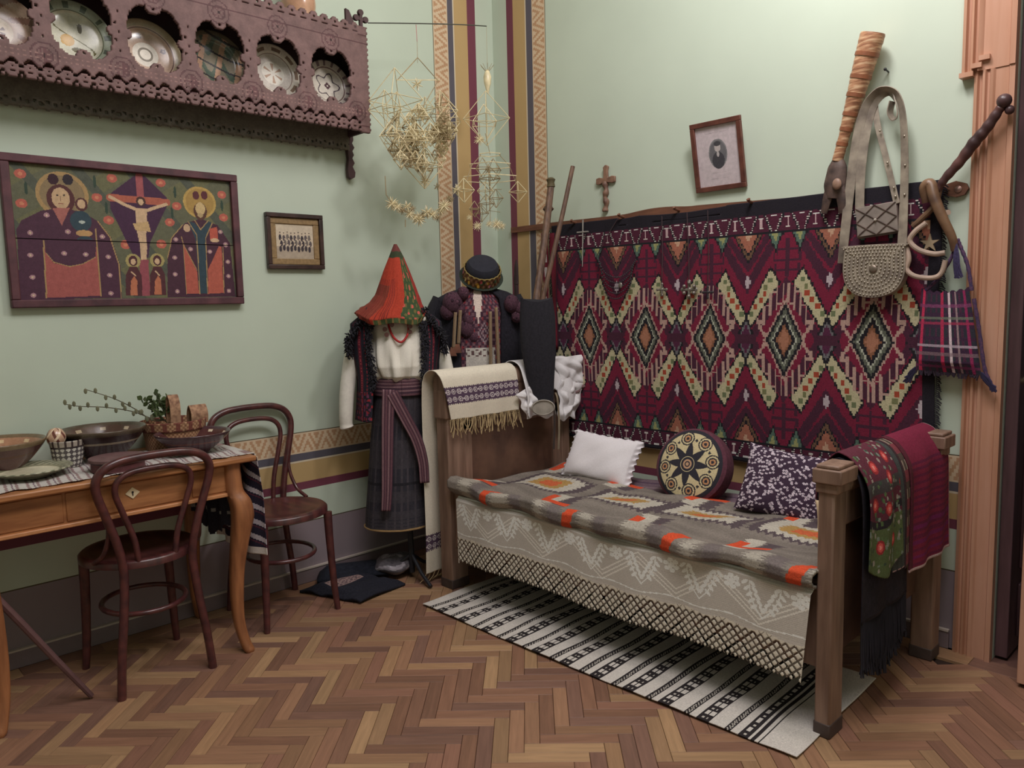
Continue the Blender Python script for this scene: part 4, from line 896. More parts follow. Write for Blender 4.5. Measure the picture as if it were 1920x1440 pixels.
el(1070, 278, 22, 28, (100, 44, 52)); el(1125, 278, 22, 28, (100, 44, 52)); el(1098, 372, 44, 58, (96, 60, 48)); el(1098, 356, 32, 42, (212, 180, 120)); el(1098, 395, 18, 16, (190, 160, 110))
pl([(985, 560), (1000, 590), (1070, 730), (1080, 862), (998, 862)], (188, 86, 66)); pl([(1215, 575), (1140, 720), (1140, 865), (1245, 862), (1232, 580)], (190, 88, 66))
pl([(1018, 430), (1060, 440), (1095, 480), (1140, 430), (1175, 440), (1132, 520), (1135, 864), (1080, 862), (1066, 540)], TL_); ln([(1018, 430), (1072, 510), (1085, 862)], 6, OC); ln([(1150, 425), (1098, 480), (1062, 425)], 6, OC); ln([(1175, 440), (1130, 530), (1136, 864)], 6, OC)
ln([(985, 560), (1000, 862)], 6, OC); ln([(1243, 580), (1246, 862)], 6, OC); pl([(1155, 475), (1205, 465), (1212, 535), (1160, 540)], (196, 82, 60)); el(1190, 545, 30, 14, FL_); el(1010, 470, 22, 26, (206, 168, 130)); ln([(975, 520), (985, 560), (1070, 720)], 5, OC)
g_ = cv.C.mean(2, keepdims=True); cv.C = (cv.C*.85+g_*.15)*.95; cv.jitter(.10)
mid = .545
for nm, v0, v1, dx in (('painted_board', 0, mid, 0), ('painted_board', mid, 1, .0015)):
    c2 = Cv(1, 1, 330, 10, (0, 0, 0)); a, b = int(round(v0*204)), int(round(v1*204)); c2.C = cv.C[a:b]; c2.ny = b-a; c2.hole = np.zeros((b-a, 330), bool)
    g0, g1 = iz1-fw-(iz1-iz0-2*fw)*v0, iz1-fw-(iz1-iz0-2*fw)*v1
    if v0 > 0: g0 -= .0035
    sheet(nm, c2, lambda U, V, g0=g0, g1=g1, dx=dx: st(.016+dx+0*U, iy0+fw+U*(iy1-iy0-2*fw), g0+(g1-g0)*V), PAINT, ic)
obj('backing', MB().box(.001, .012, iy0+.01, iy1-.01, iz0+.01, iz1-.01), mat('board_back', (40, 26, 28), .9), ic)
# small framed group photograph
ph = thing('framed_photo', 'small dark framed sepia group photograph right of the folk painting', 'picture', (.02, -1.29, 1.63))
gy0, gy1, gz0, gz1 = -1.432, -1.147, 1.500, 1.753
FD = mat('ebony_frame', (72, 52, 48), .35, var=.3, scale=18, col2=(44, 32, 32)); GM = mat('gilt_inner', (150, 122, 84), .5, var=.3, scale=70)
def picframe(par, y0, y1, z0, z1, w_, d, m, nm='frame_bar'):
    for b in ((y0, y1, z1-w_, z1), (y0, y1, z0, z0+w_), (y0, y0+w_, z0+w_, z1-w_), (y1-w_, y1, z0+w_, z1-w_)): obj(nm, MB().box(.001, d, *b), m, par, bev=.003)
picframe(ph, gy0, gy1, gz0, gz1, .020, .026, FD); picframe(ph, gy0+.020, gy1-.020, gz0+.020, gz1-.020, .028, .016, GM, 'gilt_liner')
cv = Cv(1, .72, 150, 106, (206, 190, 168)); cv.fill(cv.Y > .46, (176, 160, 142))
for r_ in range(3):
    for i in range(9):
        x_, y_ = .12+i*.095+(r_ % 2)*.03, .20+r_*.11+.012*math.sin(i*2.3+r_); cv.ell(x_, y_+.085, .036, .06, ((66, 58, 64), (96, 86, 88), (120, 110, 104))[(i*r_+i) % 3]); cv.ell(x_, y_, .018, .024, (196, 174, 152)); cv.ell(x_, y_-.018, .018, .010, (70, 60, 62))
cv.jitter(.08)
sheet('photo_print', cv, lambda U, V: st(.010+0*U, gy0+.046+U*(gy1-gy0-.092), gz1-.046-V*(gz1-gz0-.092)), PAINT, ph)
obj('backing', MB().box(.001, .008, gy0+.01, gy1-.01, gz0+.01, gz1-.01), mat('card_back', (150, 130, 104), .9), ph)
# ------------------------------------------------------------------ costume figures
def frame_at(m):
    n = np.array(m)-CAM[:2]; n /= np.linalg.norm(n)
    return np.array([-n[1]*-1, n[0]*-1])*np.array([1, 1]), -n
class Fig:
    """local axes of a standing figure: a to the right as seen from the room, b towards the room, z up"""
    def __init__(s, m):
        s.m = np.array(m, float); n = s.m-CAM[:2]; n /= np.linalg.norm(n); s.rt = np.array([n[1], -n[0]]); s.fr = -n
    def p(s, a, b, z):
        a, b, z = np.broadcast_arrays(np.asarray(a, float), b, z)
        return st(s.m[0]+s.rt[0]*a+s.fr[0]*b, s.m[1]+s.rt[1]*a+s.fr[1]*b, z)
    def loft(s, name, rows, cvf, m, par, a0=0, a1=2*PI, nu=96, nv=60, fold=None, thick=0, closed=True, zf=None):
        """rows: (z, centre a, centre b, half a, half b) top to bottom; angle 0 faces the room, grows to the right"""
        R = np.array(rows, float); t = np.linspace(0, 1, len(R))
        cv = Cv(1, 1, nu, nv, (60, 60, 60))
        Ang = a0+(a1-a0)*cv.X; Zc = np.interp(cv.Y, t, R[:, 0]); cvf(cv, Ang, cv.Y, Zc)
        def pos(U, V):
            th = a0+(a1-a0)*U; g = [np.interp(V, t, R[:, i]) for i in range(5)]
            k = 1+(fold(th, V, g[0]) if fold else 0)
            return s.p(g[1]+g[3]*np.sin(th)*k, g[2]+g[4]*np.cos(th)*k, g[0]+0*U+(zf(th, V) if zf else 0))
        return sheet(name, cv, pos, m, par, thick=thick)
FUR = mat('black_fur', (40, 38, 46), 1, var=.5, scale=120, bump=.5); WHT = mat('white_linen', (226, 220, 210), .9, var=.08, scale=60, bump=.15); BLKM = mat('black_metal', (34, 34, 40), .5)
f1 = Fig((.318, -.957)); m1 = thing('costumed_mannequin', 'mannequin in a white blouse, black embroidered vest and long dark wrap skirt', 'mannequin', f1.p(0, 0, 0))
def c(cv, A, V, Z): cv.C[:] = lin((228, 222, 210)); cv.C *= (1+.05*np.sin(A*9+Z*20))[:, :, None]
fb_ = lambda th, V, z: 0.05*np.sin(th*13+z*10)*np.clip(V*1.6, 0, 1)+.03*np.sin(th*23-z*6)*V+.085*np.sin(th*6-z*30+1)*V*V+.06*np.clip(V-.6, 0, 1)*np.sin(th*7+2)
f1.loft('blouse', [(1.31, .005, 0, .06, .055), (1.27, .008, 0, .125, .075), (1.22, .01, 0, .140, .090), (1.12, .01, .005, .142, .108), (1.04, .01, .012, .138, .118), (.995, .012, .010, .125, .112), (.965, .013, 0, .108, .090)], c, LINEN, m1, fold=fb_)
def c(cv, A, V, Z):
    cv.C[:] = lin((64, 60, 66)); cv.fill((Z*130 % 2) < .7, (52, 50, 58)); cv.fill((A*22 % 2) < .5, (72, 66, 72)); cv.fill((Z < .50) & (Z > .492), (40, 38, 44)); cv.fill(V > .985, (150, 124, 84)); cv.jitter(.12)
f1.loft('skirt', [(.985, .012, 0, .112, .094), (.9, .008, 0, .124, .104), (.7, -.008, 0, .136, .110), (.5, -.018, 0, .146, .118), (.34, -.026, 0, .155, .124), (.275, -.028, 0, .158, .126)], c, WEAVE, m1, fold=lambda th, V, z: .025*np.sin(th*6+1)*V+.012*np.sin(th*13)*V)
hem = f1.p(-.028+.160*np.sin(np.linspace(-1.9, 1.9, 30)), .128*np.cos(np.linspace(-1.9, 1.9, 30)), .275+.0*np.linspace(0, 1, 30)); obj('hem_cord', MB().tube(hem, .004, 6), mat('hem_gold', (150, 120, 80), .8), m1)
def c(cv, A, V, Z):
    cv.C[:] = lin((38, 36, 46)); s = np.abs(A-PI); e = s
    e = s.max()-s
    cv.fill((e > .10) & (e < .16) & ((Z*60 % 1) < .6), (132, 46, 58)); cv.fill((e > .24) & (e < .34), (104, 36, 50)); cv.fill((e > .27) & (e < .30) & ((Z*90 % 1) < .5), (160, 70, 76)); cv.fill((e > .5) & (e < .54), (96, 40, 54))
    k = (Z < .93); cv.fill(k & (np.sin(e*40)*np.sin(Z*150) > .35), (112, 56, 84)); cv.fill(k & (np.sin(e*30+2)*np.sin(Z*110+1) > .7), (150, 44, 50)); cv.jitter(.15)
f1.loft('vest', [(1.285, 0, -.01, .15, .085), (1.24, 0, -.01, .205, .11), (1.15, 0, -.005, .208, .125), (1.0, -.002, 0, .190, .130), (.88, -.004, 0, .190, .135), (.79, -.006, 0, .195, .138)], c, WEAVE, m1, a0=.66, a1=2*PI-.66, nu=150, nv=110, fold=lambda th, V, z: .03*np.sin(th*7+z*9), thick=.008)
mb = MB(); rs = random.Random(2)
for sx in (-1, 1):
    for i in range(420):
        t_ = rs.random(); a = sx*(.125+.095*min(1, t_*1.6)+rs.uniform(-.015, .012)); z = 1.30-.20*t_+rs.uniform(-.015, .015); b = .05+rs.uniform(-.02, .05)
        q = f1.p(a, b, z); mb.tube([q, q+np.array([rs.uniform(-.014, .014), rs.uniform(-.014, .014), rs.uniform(-.020, .006)])], [.0045, .0012], 4)
for sx in (-1, 1):
    for i in range(320):
        z = 1.275-.33*rs.random()**1.3; t_ = (1.285-z)/.33; th_ = .66+rs.uniform(-.10, .10); ha = np.interp(z, [1.0, 1.15, 1.24, 1.285], [.190, .208, .205, .15]); hb = np.interp(z, [1.0, 1.15, 1.24, 1.285], [.130, .125, .11, .085])
        q = f1.p(sx*ha*math.sin(th_)*1.0, hb*math.cos(th_)+.004, z); mb.tube([q, q+np.array([rs.uniform(-.010, .014), rs.uniform(-.014, .010), rs.uniform(-.020, .004)])], [.0042, .0012], 4)
o = obj('fur_trim', mb, FUR, m1); o['kind'] = 'stuff'
for sx in (-1, 1):
    P = spline([f1.p(sx*.055, .07, 1.30), f1.p(sx*.085, .085, 1.275), f1.p(sx*.120, .07, 1.262), f1.p(sx*.135, .03, 1.25)], 8); obj('collar_ruff', MB().tube(P, .020*(1+.22*np.sin(np.arange(len(P))*1.7)), 12), WHT, m1)
for sx, lab in ((-1, 0), (1, 1)):
    P = spline([f1.p(sx*.165, -.04, 1.18), f1.p(sx*.205, -.01, 1.10), f1.p(sx*.236, .01, .95), f1.p(sx*.248, .02, .83), f1.p(sx*.250, .02, .775), f1.p(sx*.247, .02, .752)], 6)
    obj('sleeve', MB().tube(P, np.interp(np.linspace(0, 1, len(P)), [0, .3, .8, .93, 1], [.045, .037, .030, .033, .022]), 16), WHT, m1)
def band(par, pts, hw, name='sash_tail', m=None, t=.003, nu=14, col=None, twist=0):
    P = spline(pts, 10); L_ = len(P); T = np.gradient(P, axis=0); T /= np.linalg.norm(T, axis=1)[:, None]; sd = np.cross(T, np.array([*f1.fr, 0])); sd /= np.linalg.norm(sd, axis=1)[:, None]+1e-9
    cv = Cv(1, 1, nu, L_-1, (104, 70, 78))
    if col: col(cv)
    else: cv.fill((cv.X*4 % 1) < .28, (70, 48, 60)); cv.fill((cv.X*4 % 1 > .5) & (cv.X*4 % 1 < .66), (138, 110, 114))
    cv.jitter(.08)
    def pos(U, V):
        i = np.clip((V*(L_-1)).round().astype(int), 0, L_-1); return P[i]+sd[i]*((U-.5)*2*(hw[0]+(hw[1]-hw[0])*V))[..., None]
    return sheet(name, cv, pos, m or WEAVE, par, thick=t)
def c(cv, A, V, Z): cv.C[:] = lin((98, 66, 74)); cv.fill((V*5 % 1) < .3, (64, 44, 56)); cv.fill((V*5 % 1 > .5) & (V*5 % 1 < .66), (134, 106, 110)); cv.jitter(.08)
f1.loft('sash', [(.985, .012, 0, .122, .106), (.95, .010, 0, .126, .110), (.905, .010, 0, .130, .114)], c, WEAVE, m1, nv=24, thick=.004)
band(m1, [f1.p(-.045, .125, .94), f1.p(-.055, .132, .80), f1.p(-.065, .142, .60), f1.p(-.072, .150, .47), f1.p(-.08, .15, .38)], (.030, .022))
band(m1, [f1.p(-.03, .128, .925), f1.p(.03, .135, .80), f1.p(.075, .138, .70), f1.p(.098, .140, .60), f1.p(.102, .140, .50)], (.028, .022))
for a in ((-.02, 1.0), (.09, .95)): pass
st_ = MB().tube([f1.p(.03, 0, .03), f1.p(.02, 0, .9)], .014, 10); obj('stand_pole', st_, BLKM, m1)
for k in range(3):
    a = k*2.094+.45; obj('stand_foot', MB().tube([f1.p(.03, 0, .12), f1.p(.03+.10*math.sin(a), .10*math.cos(a), .05), f1.p(.03+.19*math.sin(a), .19*math.cos(a), .012)], .009, 8), BLKM, m1)
mb = MB().ball(f1.p(.01, 0, 1.36), .075, 14, 10, (1, 1, 1.3)); obj('head_form', mb, mat('head_form_grey', (90, 70, 66), .9), m1)
# headscarf
RDC, GRC = (172, 62, 44), (60, 78, 50)
def c(cv, A, V, Z):
    cv.C[:] = lin(RDC); a = np.where(A > PI, A-2*PI, A)
    cv.fill((a < -.15-.5*V) & (V > .45), (132, 62, 48)); cv.fill(((a*30 % 2) < .6) & (a < -.1) & (V > .4), (120, 44, 40))
    gr = (a > .25+.25*(1-V)) & (V > .12) & (V < .93); cv.fill(gr & (a < 1.2), GRC); cv.fill(gr & (np.sin(a*26)*np.sin(V*44) > .4), (112, 100, 60)); cv.fill(gr & (np.sin(a*17+2)*np.sin(V*30) > .72), (196, 90, 80)); cv.fill((a > 1.05) & (V > .2), (150, 50, 44))
    cv.fill((V > .90) & (a > -.5), (70, 84, 52)); cv.fill((V > .90) & (a > -.5) & (np.sin(a*34) > .5), (130, 104, 64)); cv.fill((V < .17), (110, 60, 56)); cv.fill((V > .15) & (V < .22), (60, 68, 48)); cv.jitter(.10)
sc = tag(f1.loft('headscarf', [(1.604, .010, .0, .005, .005), (1.585, .011, .0, .014, .014), (1.54, .012, .0, .034, .036), (1.48, .010, .005, .058, .060), (1.42, .010, .008, .080, .080), (1.37, .008, .012, .098, .096), (1.335, -.002, .018, .118, .108), (1.305, -.018, .024, .148, .122), (1.290, -.024, .028, .166, .130), (1.276, -.022, .026, .160, .126)], c, WEAVE, None, nu=240, nv=140,
    fold=lambda th, V, z: .035*np.sin(th*4+V*5)*V+.022*np.sin(th*11-V*12)*V+.012*np.sin(th*23+V*30)*V, thick=.004, zf=lambda th, V: -.040*V**3*np.cos(th)-.008*V**3*np.sin(th)+.008*V*np.sin(th*5+1)), 'pointed red headscarf with green floral border on the blouse mannequin', 'headscarf')
# necklace
nk = thing('bead_necklace', 'red bead necklace with coins over the white blouse', 'necklace', f1.p(.02, .11, 1.2))
P = spline([f1.p(-.035, .075, 1.262), f1.p(-.032, .094, 1.22), f1.p(-.012, .112, 1.175), f1.p(.02, .120, 1.155), f1.p(.048, .112, 1.185), f1.p(.055, .092, 1.225), f1.p(.050, .078, 1.262)], 7)
be = MB().ball((0, 0, 0), .0058, 8, 6).mesh('bead', 60, mat('coral_bead', (178, 34, 34), .3)); 
for q in P: o = link('bead', be, nk); o.matrix_parent_inverse = Matrix.Translation(-Vector(nk.location)); o.location = q
for a, z in ((-.052, 1.215), (-.045, 1.19), (.062, 1.225), (.060, 1.20), (-.02, 1.235)):
    mb = MB().lathe([(.001, 0), (.011, 0), (.011, .002), (.001, .002)], f1.p(a, .112, z), 12, np.column_stack([[*f1.rt, 0], [0, 0, 1], [*f1.fr, 0]])); obj('coin', mb, mat('old_coin', (120, 84, 80), .4, metal=.5), nk)
# --- second figure, behind the headboard
f2 = Fig((.285, -.42)); m2 = thing('costumed_mannequin', 'mannequin in a black embroidered jacket standing behind the headboard', 'mannequin', f2.p(0, 0, 0))
JK = (38, 36, 44)
def c(cv, A, V, Z): cv.C[:] = lin(JK); cv.jitter(.2)
f2.loft('jacket', [(1.40, .0, -.01, .07, .06), (1.375, 0, -.01, .15, .08), (1.345, 0, 0, .205, .095), (1.28, 0, 0, .225, .105), (1.15, 0, 0, .220, .11), (1.0, 0, 0, .225, .11), (.86, 0, 0, .23, .11)], c, FELT, m2, a0=.55, a1=2*PI-.42, fold=lambda th, V, z: .03*np.sin(th*6+z*8), thick=.01)
def c(cv, A, V, Z):
    cv.C[:] = lin((72, 46, 60)); cv.fill(np.sin(A*40)*np.sin(Z*170) > .25, (116, 84, 92)); cv.fill(np.sin(A*27+1)*np.sin(Z*110) > .6, (140, 52, 60))
    a = np.where(A > PI, A-2*PI, A); x = a-.02
    cv.fill((np.abs(x) < .13*(Z-1.22)/.10) & (Z > 1.22), (226, 206, 196)); d = np.abs(x-.16)/.20+np.abs(Z-1.17)/.055; cv.fill((d < 1) & (d > .78), (150, 130, 136)); cv.fill((d < .5) & (d > .3), (150, 130, 136))
    cv.fill((Z < 1.10) & (np.abs(x-.05) < .42), (206, 198, 190)); cv.fill((Z < 1.09) & (Z > 1.05) & (np.abs(x-.05) < .42) & (np.sin(A*30)*np.sin(Z*160) > .2), (110, 84, 84)); cv.jitter(.12)
f2.loft('embroidered_shirt', [(1.41, .0, 0, .05, .05), (1.36, 0, 0, .12, .085), (1.28, 0, 0, .19, .10), (1.1, 0, 0, .19, .105), (.86, 0, 0, .19, .105)], c, WEAVE, m2, nu=160, nv=130, fold=lambda th, V, z: .02*np.sin(th*9+z*13))
PUF = matc('burgundy_fringe_wool', 1, .5, 150, .5)
for a, z, r in ((-.150, 1.285, .040), (-.095, 1.29, .034), (.20, 1.25, .028), (-.045, 1.235, .030), (-.125, 1.325, .052), (-.055, 1.19, .040), (-.02, 1.15, .030), (.175, 1.315, .040), (.215, 1.29, .030), (-.07, 1.375, .03)):
    mb = MB().ball(f2.p(a, .085, z), r, 20, 14, (1, 1, 1.15), col=tuple(lin((82, 54, 66)))); rs = random.Random(int(r*1e4))
    for i in range(26):
        t_, u_ = rs.random()*6.28, rs.random()*3.14; q = f2.p(a+r*.92*math.sin(u_)*math.cos(t_), .085+r*.92*math.sin(u_)*math.sin(t_), z+r*math.cos(u_)); mb.ball(q, r*.20, 5, 4, col=tuple(lin((104, 70, 84) if i % 2 else (62, 42, 54))))
    obj('pompom', mb, PUF, m2)
def yc(cv): cv.C[:] = lin((132, 108, 80)); cv.fill((cv.X*5 % 1) < .3, (84, 54, 50)); cv.fill((cv.X*5 % 1 > .5) & (cv.X*5 % 1 < .7), (168, 152, 126))
for a0_, z0_, a1_, z1_ in ((-.085, 1.29, -.10, 1.12), (-.110, 1.28, -.125, 1.10), (.095, 1.30, .100, 1.0), (.065, 1.28, .06, .98)):
    band(m2, [f2.p(a0_, .128, z0_), f2.p((a0_+a1_)/2, .132, (z0_+z1_)/2), f2.p(a1_, .130, z1_)], (.008, .009), 'woven_tie', col=yc)
for a, z in ((-.105, 1.10), (-.13, 1.085), (.10, .99)):
    mb = MB()
    for i in range(9): mb.tube([f2.p(a+(i-4)*.002, .13, z+.02), f2.p(a+(i-4)*.0045, .133, z-.025)], .0022, 4)
    obj('tassel', mb, mat('tassel_brown', (130, 84, 66), .9), m2)
for sx in (-1, 1):
    P = spline([f2.p(sx*.18, -.02, 1.34), f2.p(sx*.225, -.01, 1.25), f2.p(sx*.235, .0, 1.10), f2.p(sx*.235, .01, .95)], 6); obj('sleeve', MB().tube(P, np.linspace(.055, .045, len(P)), 14), FELT if 0 else mat('jacket_black', JK, 1, var=.3, scale=60), m2)
    obj('trouser_leg', MB().tube([f2.p(sx*.07, 0, .9), f2.p(sx*.075, 0, .5), f2.p(sx*.08, 0, .06)], [.085, .07, .055], 14), mat('trouser_wool', (70, 62, 64), 1), m2)
    obj('shoe', MB().ball(f2.p(sx*.085, .03, .038), .05, 14, 8, (.9, 1.5, .76), np.column_stack([[*f2.rt, 0], [*f2.fr, 0], [0, 0, 1]])), mat('shoe_leather', (60, 44, 40), .5), m2)
mb = MB().ball(f2.p(.02, 0, 1.44), .06, 14, 10, (1, 1, 1.2)); obj('head_form', mb, mat('head_form_dark', (44, 36, 40), .9), m2)
# hat, tipped forward
ht = thing('felt_hat', 'black felt hat with a colourful flowered band, tipped forward on the jacket mannequin', 'hat', f2.p(.03, .02, 1.47))
Mh = np.column_stack([[*f2.rt, 0], [*f2.fr, 0], [0, 0, 1]])@np.array(Matrix.Rotation(math.radians(-40), 3, 'X'))@np.array(Matrix.Rotation(math.radians(8), 3, 'Y'))
ho = f2.p(.022, .0, 1.445)
obj('brim', MB().lathe([(.084, .012), (.100, .004), (.113, .012), (.115, .018), (.102, .012), (.084, .018)], ho, 40, Mh), mat('hat_brim', (52, 60, 50), .95, var=.3, scale=80), ht)
obj('crown', MB().lathe([(.086, .005), (.086, .06), (.083, .088), (.072, .104), (.050, .110), (.001, .108)], ho, 40, Mh), mat('hat_felt', (42, 42, 52), 1.0, var=.2, scale=50), ht)
cv = Cv(2*PI, 1, 220, 22, (120, 84, 60))
for q in range(46):
    x_, y_ = rng.random()*2*PI, .2+.6*rng.random(); cv.ell(x_, y_, .09, .16, ((198, 150, 66), (150, 60, 64), (70, 84, 56), (206, 178, 120), (190, 110, 130))[q % 5])
cv.fill(cv.Y > .92, (150, 140, 90)); cv.fill(cv.Y < .08, (150, 130, 80)); cv.jitter(.15)
sheet('flower_band', cv, lambda U, V: st((.0935+.004*np.sin(U*140)*np.sin(V*9))*np.cos(U*2*PI), (.0935+.004*np.sin(U*140)*np.sin(V*9))*np.sin(U*2*PI), .074-.064*V)@Mh.T+ho, WEAVE, ht, thick=.004)
# ------------------------------------------------------------------ headboard cloths
def drape(name, label, cat, ypts, path, cvf, m, nu, nv, wave=.006, thick=.003, group=None, par=None, yshift=None):
    """cloth laid over a rail along y; path is (x, z) from the room side over the top"""
    P = spline([(a, b, 0) for a, b in path], 6)[:, :2]; d = np.concatenate([[0], np.cumsum(np.linalg.norm(np.diff(P, axis=0), axis=1))]); L_ = d[-1]; d /= L_
    cv = Cv(abs(ypts[1]-ypts[0]), L_, nu, nv, (200, 200, 200)); cvf(cv, L_)
    def pos(U, V):
        x, z = np.interp(V, d, P[:, 0]), np.interp(V, d, P[:, 1]); top = max(p_[1] for p_ in path); hang = np.clip((top-z)*6, 0, 1)
        y = ypts[0]+(ypts[1]-ypts[0])*U+(yshift(U, V, z) if yshift else 0)
        xm = .5*(path[0][0]+path[-1][0]); s = np.sign(x-xm)
        return st(x+s*wave*(1+np.sin(y*38+V*3))*hang, y, z+0*U)
    o = sheet(name, cv, pos, m, par, thick=thick)
    return tag(o, label, cat, group) if label else o
def tow(cv, L_):
    X, Y = cv.X, cv.Y; cv.C[:] = lin((224, 214, 196)); P_ = (86, 66, 86)
    def emb(y0, y1):
        b = (Y > y0) & (Y < y1); cv.fill(b, P_); h = (y1-y0)/2; yy = ((Y-y0) % h)-h/2; xx = (X % .034)-.017; r_ = np.sqrt(xx**2+yy**2)
        cv.fill(b & (r_ < .0125) & (r_ > .008), (206, 194, 194)); cv.fill(b & (r_ < .004), (206, 194, 194)); cv.fill(b & (np.abs(np.abs(xx)-.017) < .0025) & (np.abs(yy) < .004), (180, 166, 172))
        for e in (y0, y1): cv.fill((np.abs(Y-e) < .005) & ((X*160 % 2) < 1), P_)
    emb(.075, .145); emb(L_-.185, L_-.115); cv.jitter(.05)
tpath = [(.628, .800), (.630, .90), (.622, .985), (.600, 1.016), (.565, 1.026), (.530, 1.018), (.500, .985), (.488, .90), (.480, .5), (.478, .24), (.470, .055)]
tow_t = thing('embroidered_towel', 'long cream linen towel with purple embroidered bands draped over the headboard to the floor', 'towel', (.56, -.72, 1.02))
drape('towel_cloth', None, None, (-.948, -.475), tpath, tow, LINEN, 130, 330, .004, par=tow_t, yshift=lambda U, V, z: .05*(1-U)*np.clip(1-V*6, 0, 1))
mb = MB(); rs = random.Random(9); hd = MB()
for i in range(64):
    y = -.905+i*.43/63; x = .634+.003*math.sin(i); l_ = rs.uniform(.055, .095)
    P = spline([(x, y, .803), (x+.004, y+rs.uniform(-.01, .01), .803-l_*.5), (x+rs.uniform(-.006, .012), y+rs.uniform(-.02, .02), .803-l_)], 4); mb.tube(P, .0022, 4)
for i in range(3):
    for k in range(46): hd.tube([(.635, -.925+k*.45/46, .804-i*.009), (.635, -.925+(k+1)*.45/46, .795-i*.009)], .0013, 4)
for i in range(18): P = [(.468, -.945+i*.026, .06), (.455, -.95+i*.026, .03), (.44+.01*math.sin(i), -.965+i*.024, .010)]; mb.tube(P, .0022, 4)
o = obj('fringe', mb, mat('tan_fringe', (184, 160, 120), .95, var=.2), tow_t); o['kind'] = 'stuff'
o = obj('knotted_edge', hd, mat('dark_knots', (120, 100, 76), .95), tow_t); o['kind'] = 'stuff'
# white shirt heaped on the headboard
def sh_(cv, L_):
    X, Y = cv.X, cv.Y; cv.C[:] = lin((230, 226, 228)); edge = .20+.05*np.sin(X*21+1)+.03*np.sin(X*47); cv.hole = (Y < .27-edge); cv.fill(np.abs(X-.155) < .004, (190, 182, 186)); cv.jitter(.03)
shp = [(.640, .755), (.650, .86), (.640, .96), (.618, 1.016), (.565, 1.035), (.52, 1.015), (.50, .94)]
sht = tag(drape('white_shirt', 'x', 'x', (-.455, -.085), shp, sh_, LINEN, 90, 90, .016, thick=.004), 'crumpled white shirt heaped over the right end of the headboard', 'shirt')
def crumple(name, label, cat, pts, x, seed, m=LINEN, col=(230, 226, 228), n=46, amp=.016):
    A, B, Cc, D = [W(px, py, 0, x) for px, py in pts]; cv = Cv(1, 1, n, n, col); r = np.random.default_rng(seed); k = r.uniform(5, 13, (5, 2)); ph = r.uniform(0, 6, 5)
    def pos(U, V):
        q = (A*(1-U)[..., None]+B*U[..., None])*(1-V)[..., None]+(D*(1-U)[..., None]+Cc*U[..., None])*V[..., None]
        h = sum(np.sin(U*k[i, 0]+V*k[i, 1]+ph[i]) for i in range(5))/5; h2 = sum(np.abs(np.sin(U*k[i, 1]*.7-V*k[i, 0]*.7+ph[i])) for i in range(3))/3
        e = np.clip(np.minimum(np.minimum(U, 1-U), np.minimum(V, 1-V))*5, 0, 1)
        q[..., 0] += amp*(h*1.2+h2*1.4)*(.3+.7*e)+.006; q[..., 2] += .010*np.sin(U*9+seed)*V; q[..., 1] += .008*np.sin(V*11+seed); return q
    o = sheet(name, cv.jitter(.03), pos, m, thick=.004); return tag(o, label, cat)
crumple('shirt_sleeve', 'white shirt sleeve bunched below the right end of the headboard top', 'sleeve', [(1036, 672), (1094, 664), (1094, 716), (1052, 742)], .640, 3)
crumple('shirt_cuff', 'white shirt cuff drooping lowest beside the pale cords', 'cuff', [(1046, 712), (1092, 720), (1074, 782), (1044, 788)], .650, 8)
crumple('shirt_tail', 'white shirt tail folded out between the fringed towel and the black bag', 'shirt', [(966, 740), (1006, 716), (1040, 780), (986, 782)], .648, 5)
crumple('brown_cloth', 'small mauve brown cloth under the white sleeve at the headboard corner', 'cloth', [(1056, 712), (1098, 696), (1096, 742), (1060, 742)], .628, 9, WEAVE, (118, 92, 92))
# black tapered wool bag with poles stuck in it
bgt = thing('wool_quiver', 'black tapered wool bag hanging over the headboard with wooden rods standing in it', 'bag', W(1010, 600, 0, .70))
cs = [(1006, 562, .70, .078), (1008, 600, .70, .088), (1010, 660, .695, .086), (1014, 715, .69, .068), (1019, 745, .69, .052), (1020, 757, .69, .047)]
V = []; nn = 28; th = np.arange(nn)/nn*2*PI
for px, py, x, r in cs:
    o_ = W(px, py, 0, x); V.append(np.stack([o_[0]+.42*r*np.sin(th)*f1.fr[0]+r*np.cos(th)*f1.rt[0], o_[1]+.42*r*np.sin(th)*f1.fr[1]+r*np.cos(th)*f1.rt[1], o_[2]+.010*np.cos(th*2)], 1))
F = [(i*nn+k, i*nn+(k+1) % nn, (i+1)*nn+(k+1) % nn, (i+1)*nn+k) for i in range(len(cs)-1) for k in range(nn)]+[tuple(range(nn-1, -1, -1)), tuple((len(cs)-1)*nn+k for k in range(nn))]
obj('bag_body', MB().add(np.vstack(V), F), mat('black_wool', (40, 38, 46), 1, var=.3, scale=90, bump=.3), bgt)
o_ = W(1018, 764, 0, .72); Mo = np.column_stack([[*f1.rt, 0], [0, 0, 1], [*f1.fr, 0]])
obj('opening_rim', MB().lathe([(.056, -.004), (.060, .004), (.054, .009), (.050, .002)], o_, 30, Mo, sy=.66), mat('grey_binding', (158, 150, 140), .8), bgt)
obj('opening_lining', MB().lathe([(.001, -.012), (.050, .002), (.050, -.012)], o_, 30, Mo, sy=.66), mat('white_wool', (206, 198, 192), .95, var=.25, scale=50), bgt)
for k, (pa, pb) in enumerate((((1037, 742), (1038, 842)), ((1045, 750), (1047, 842)))):
    mb = MB().ribbon(spline([W(pa[0]-6+2*k, pa[1]-14, 0, .70), W(*pa, 0, .705), W((pa[0]+pb[0])/2+2, (pa[1]+pb[1])/2, 0, .70), W(*pb, 0, .70)], 5), (0, .006, 0), .003); obj('strap', mb, mat('pale_cord', (150, 134, 112), .9) if k else mat('dark_cord', (70, 58, 54), .9), bgt)
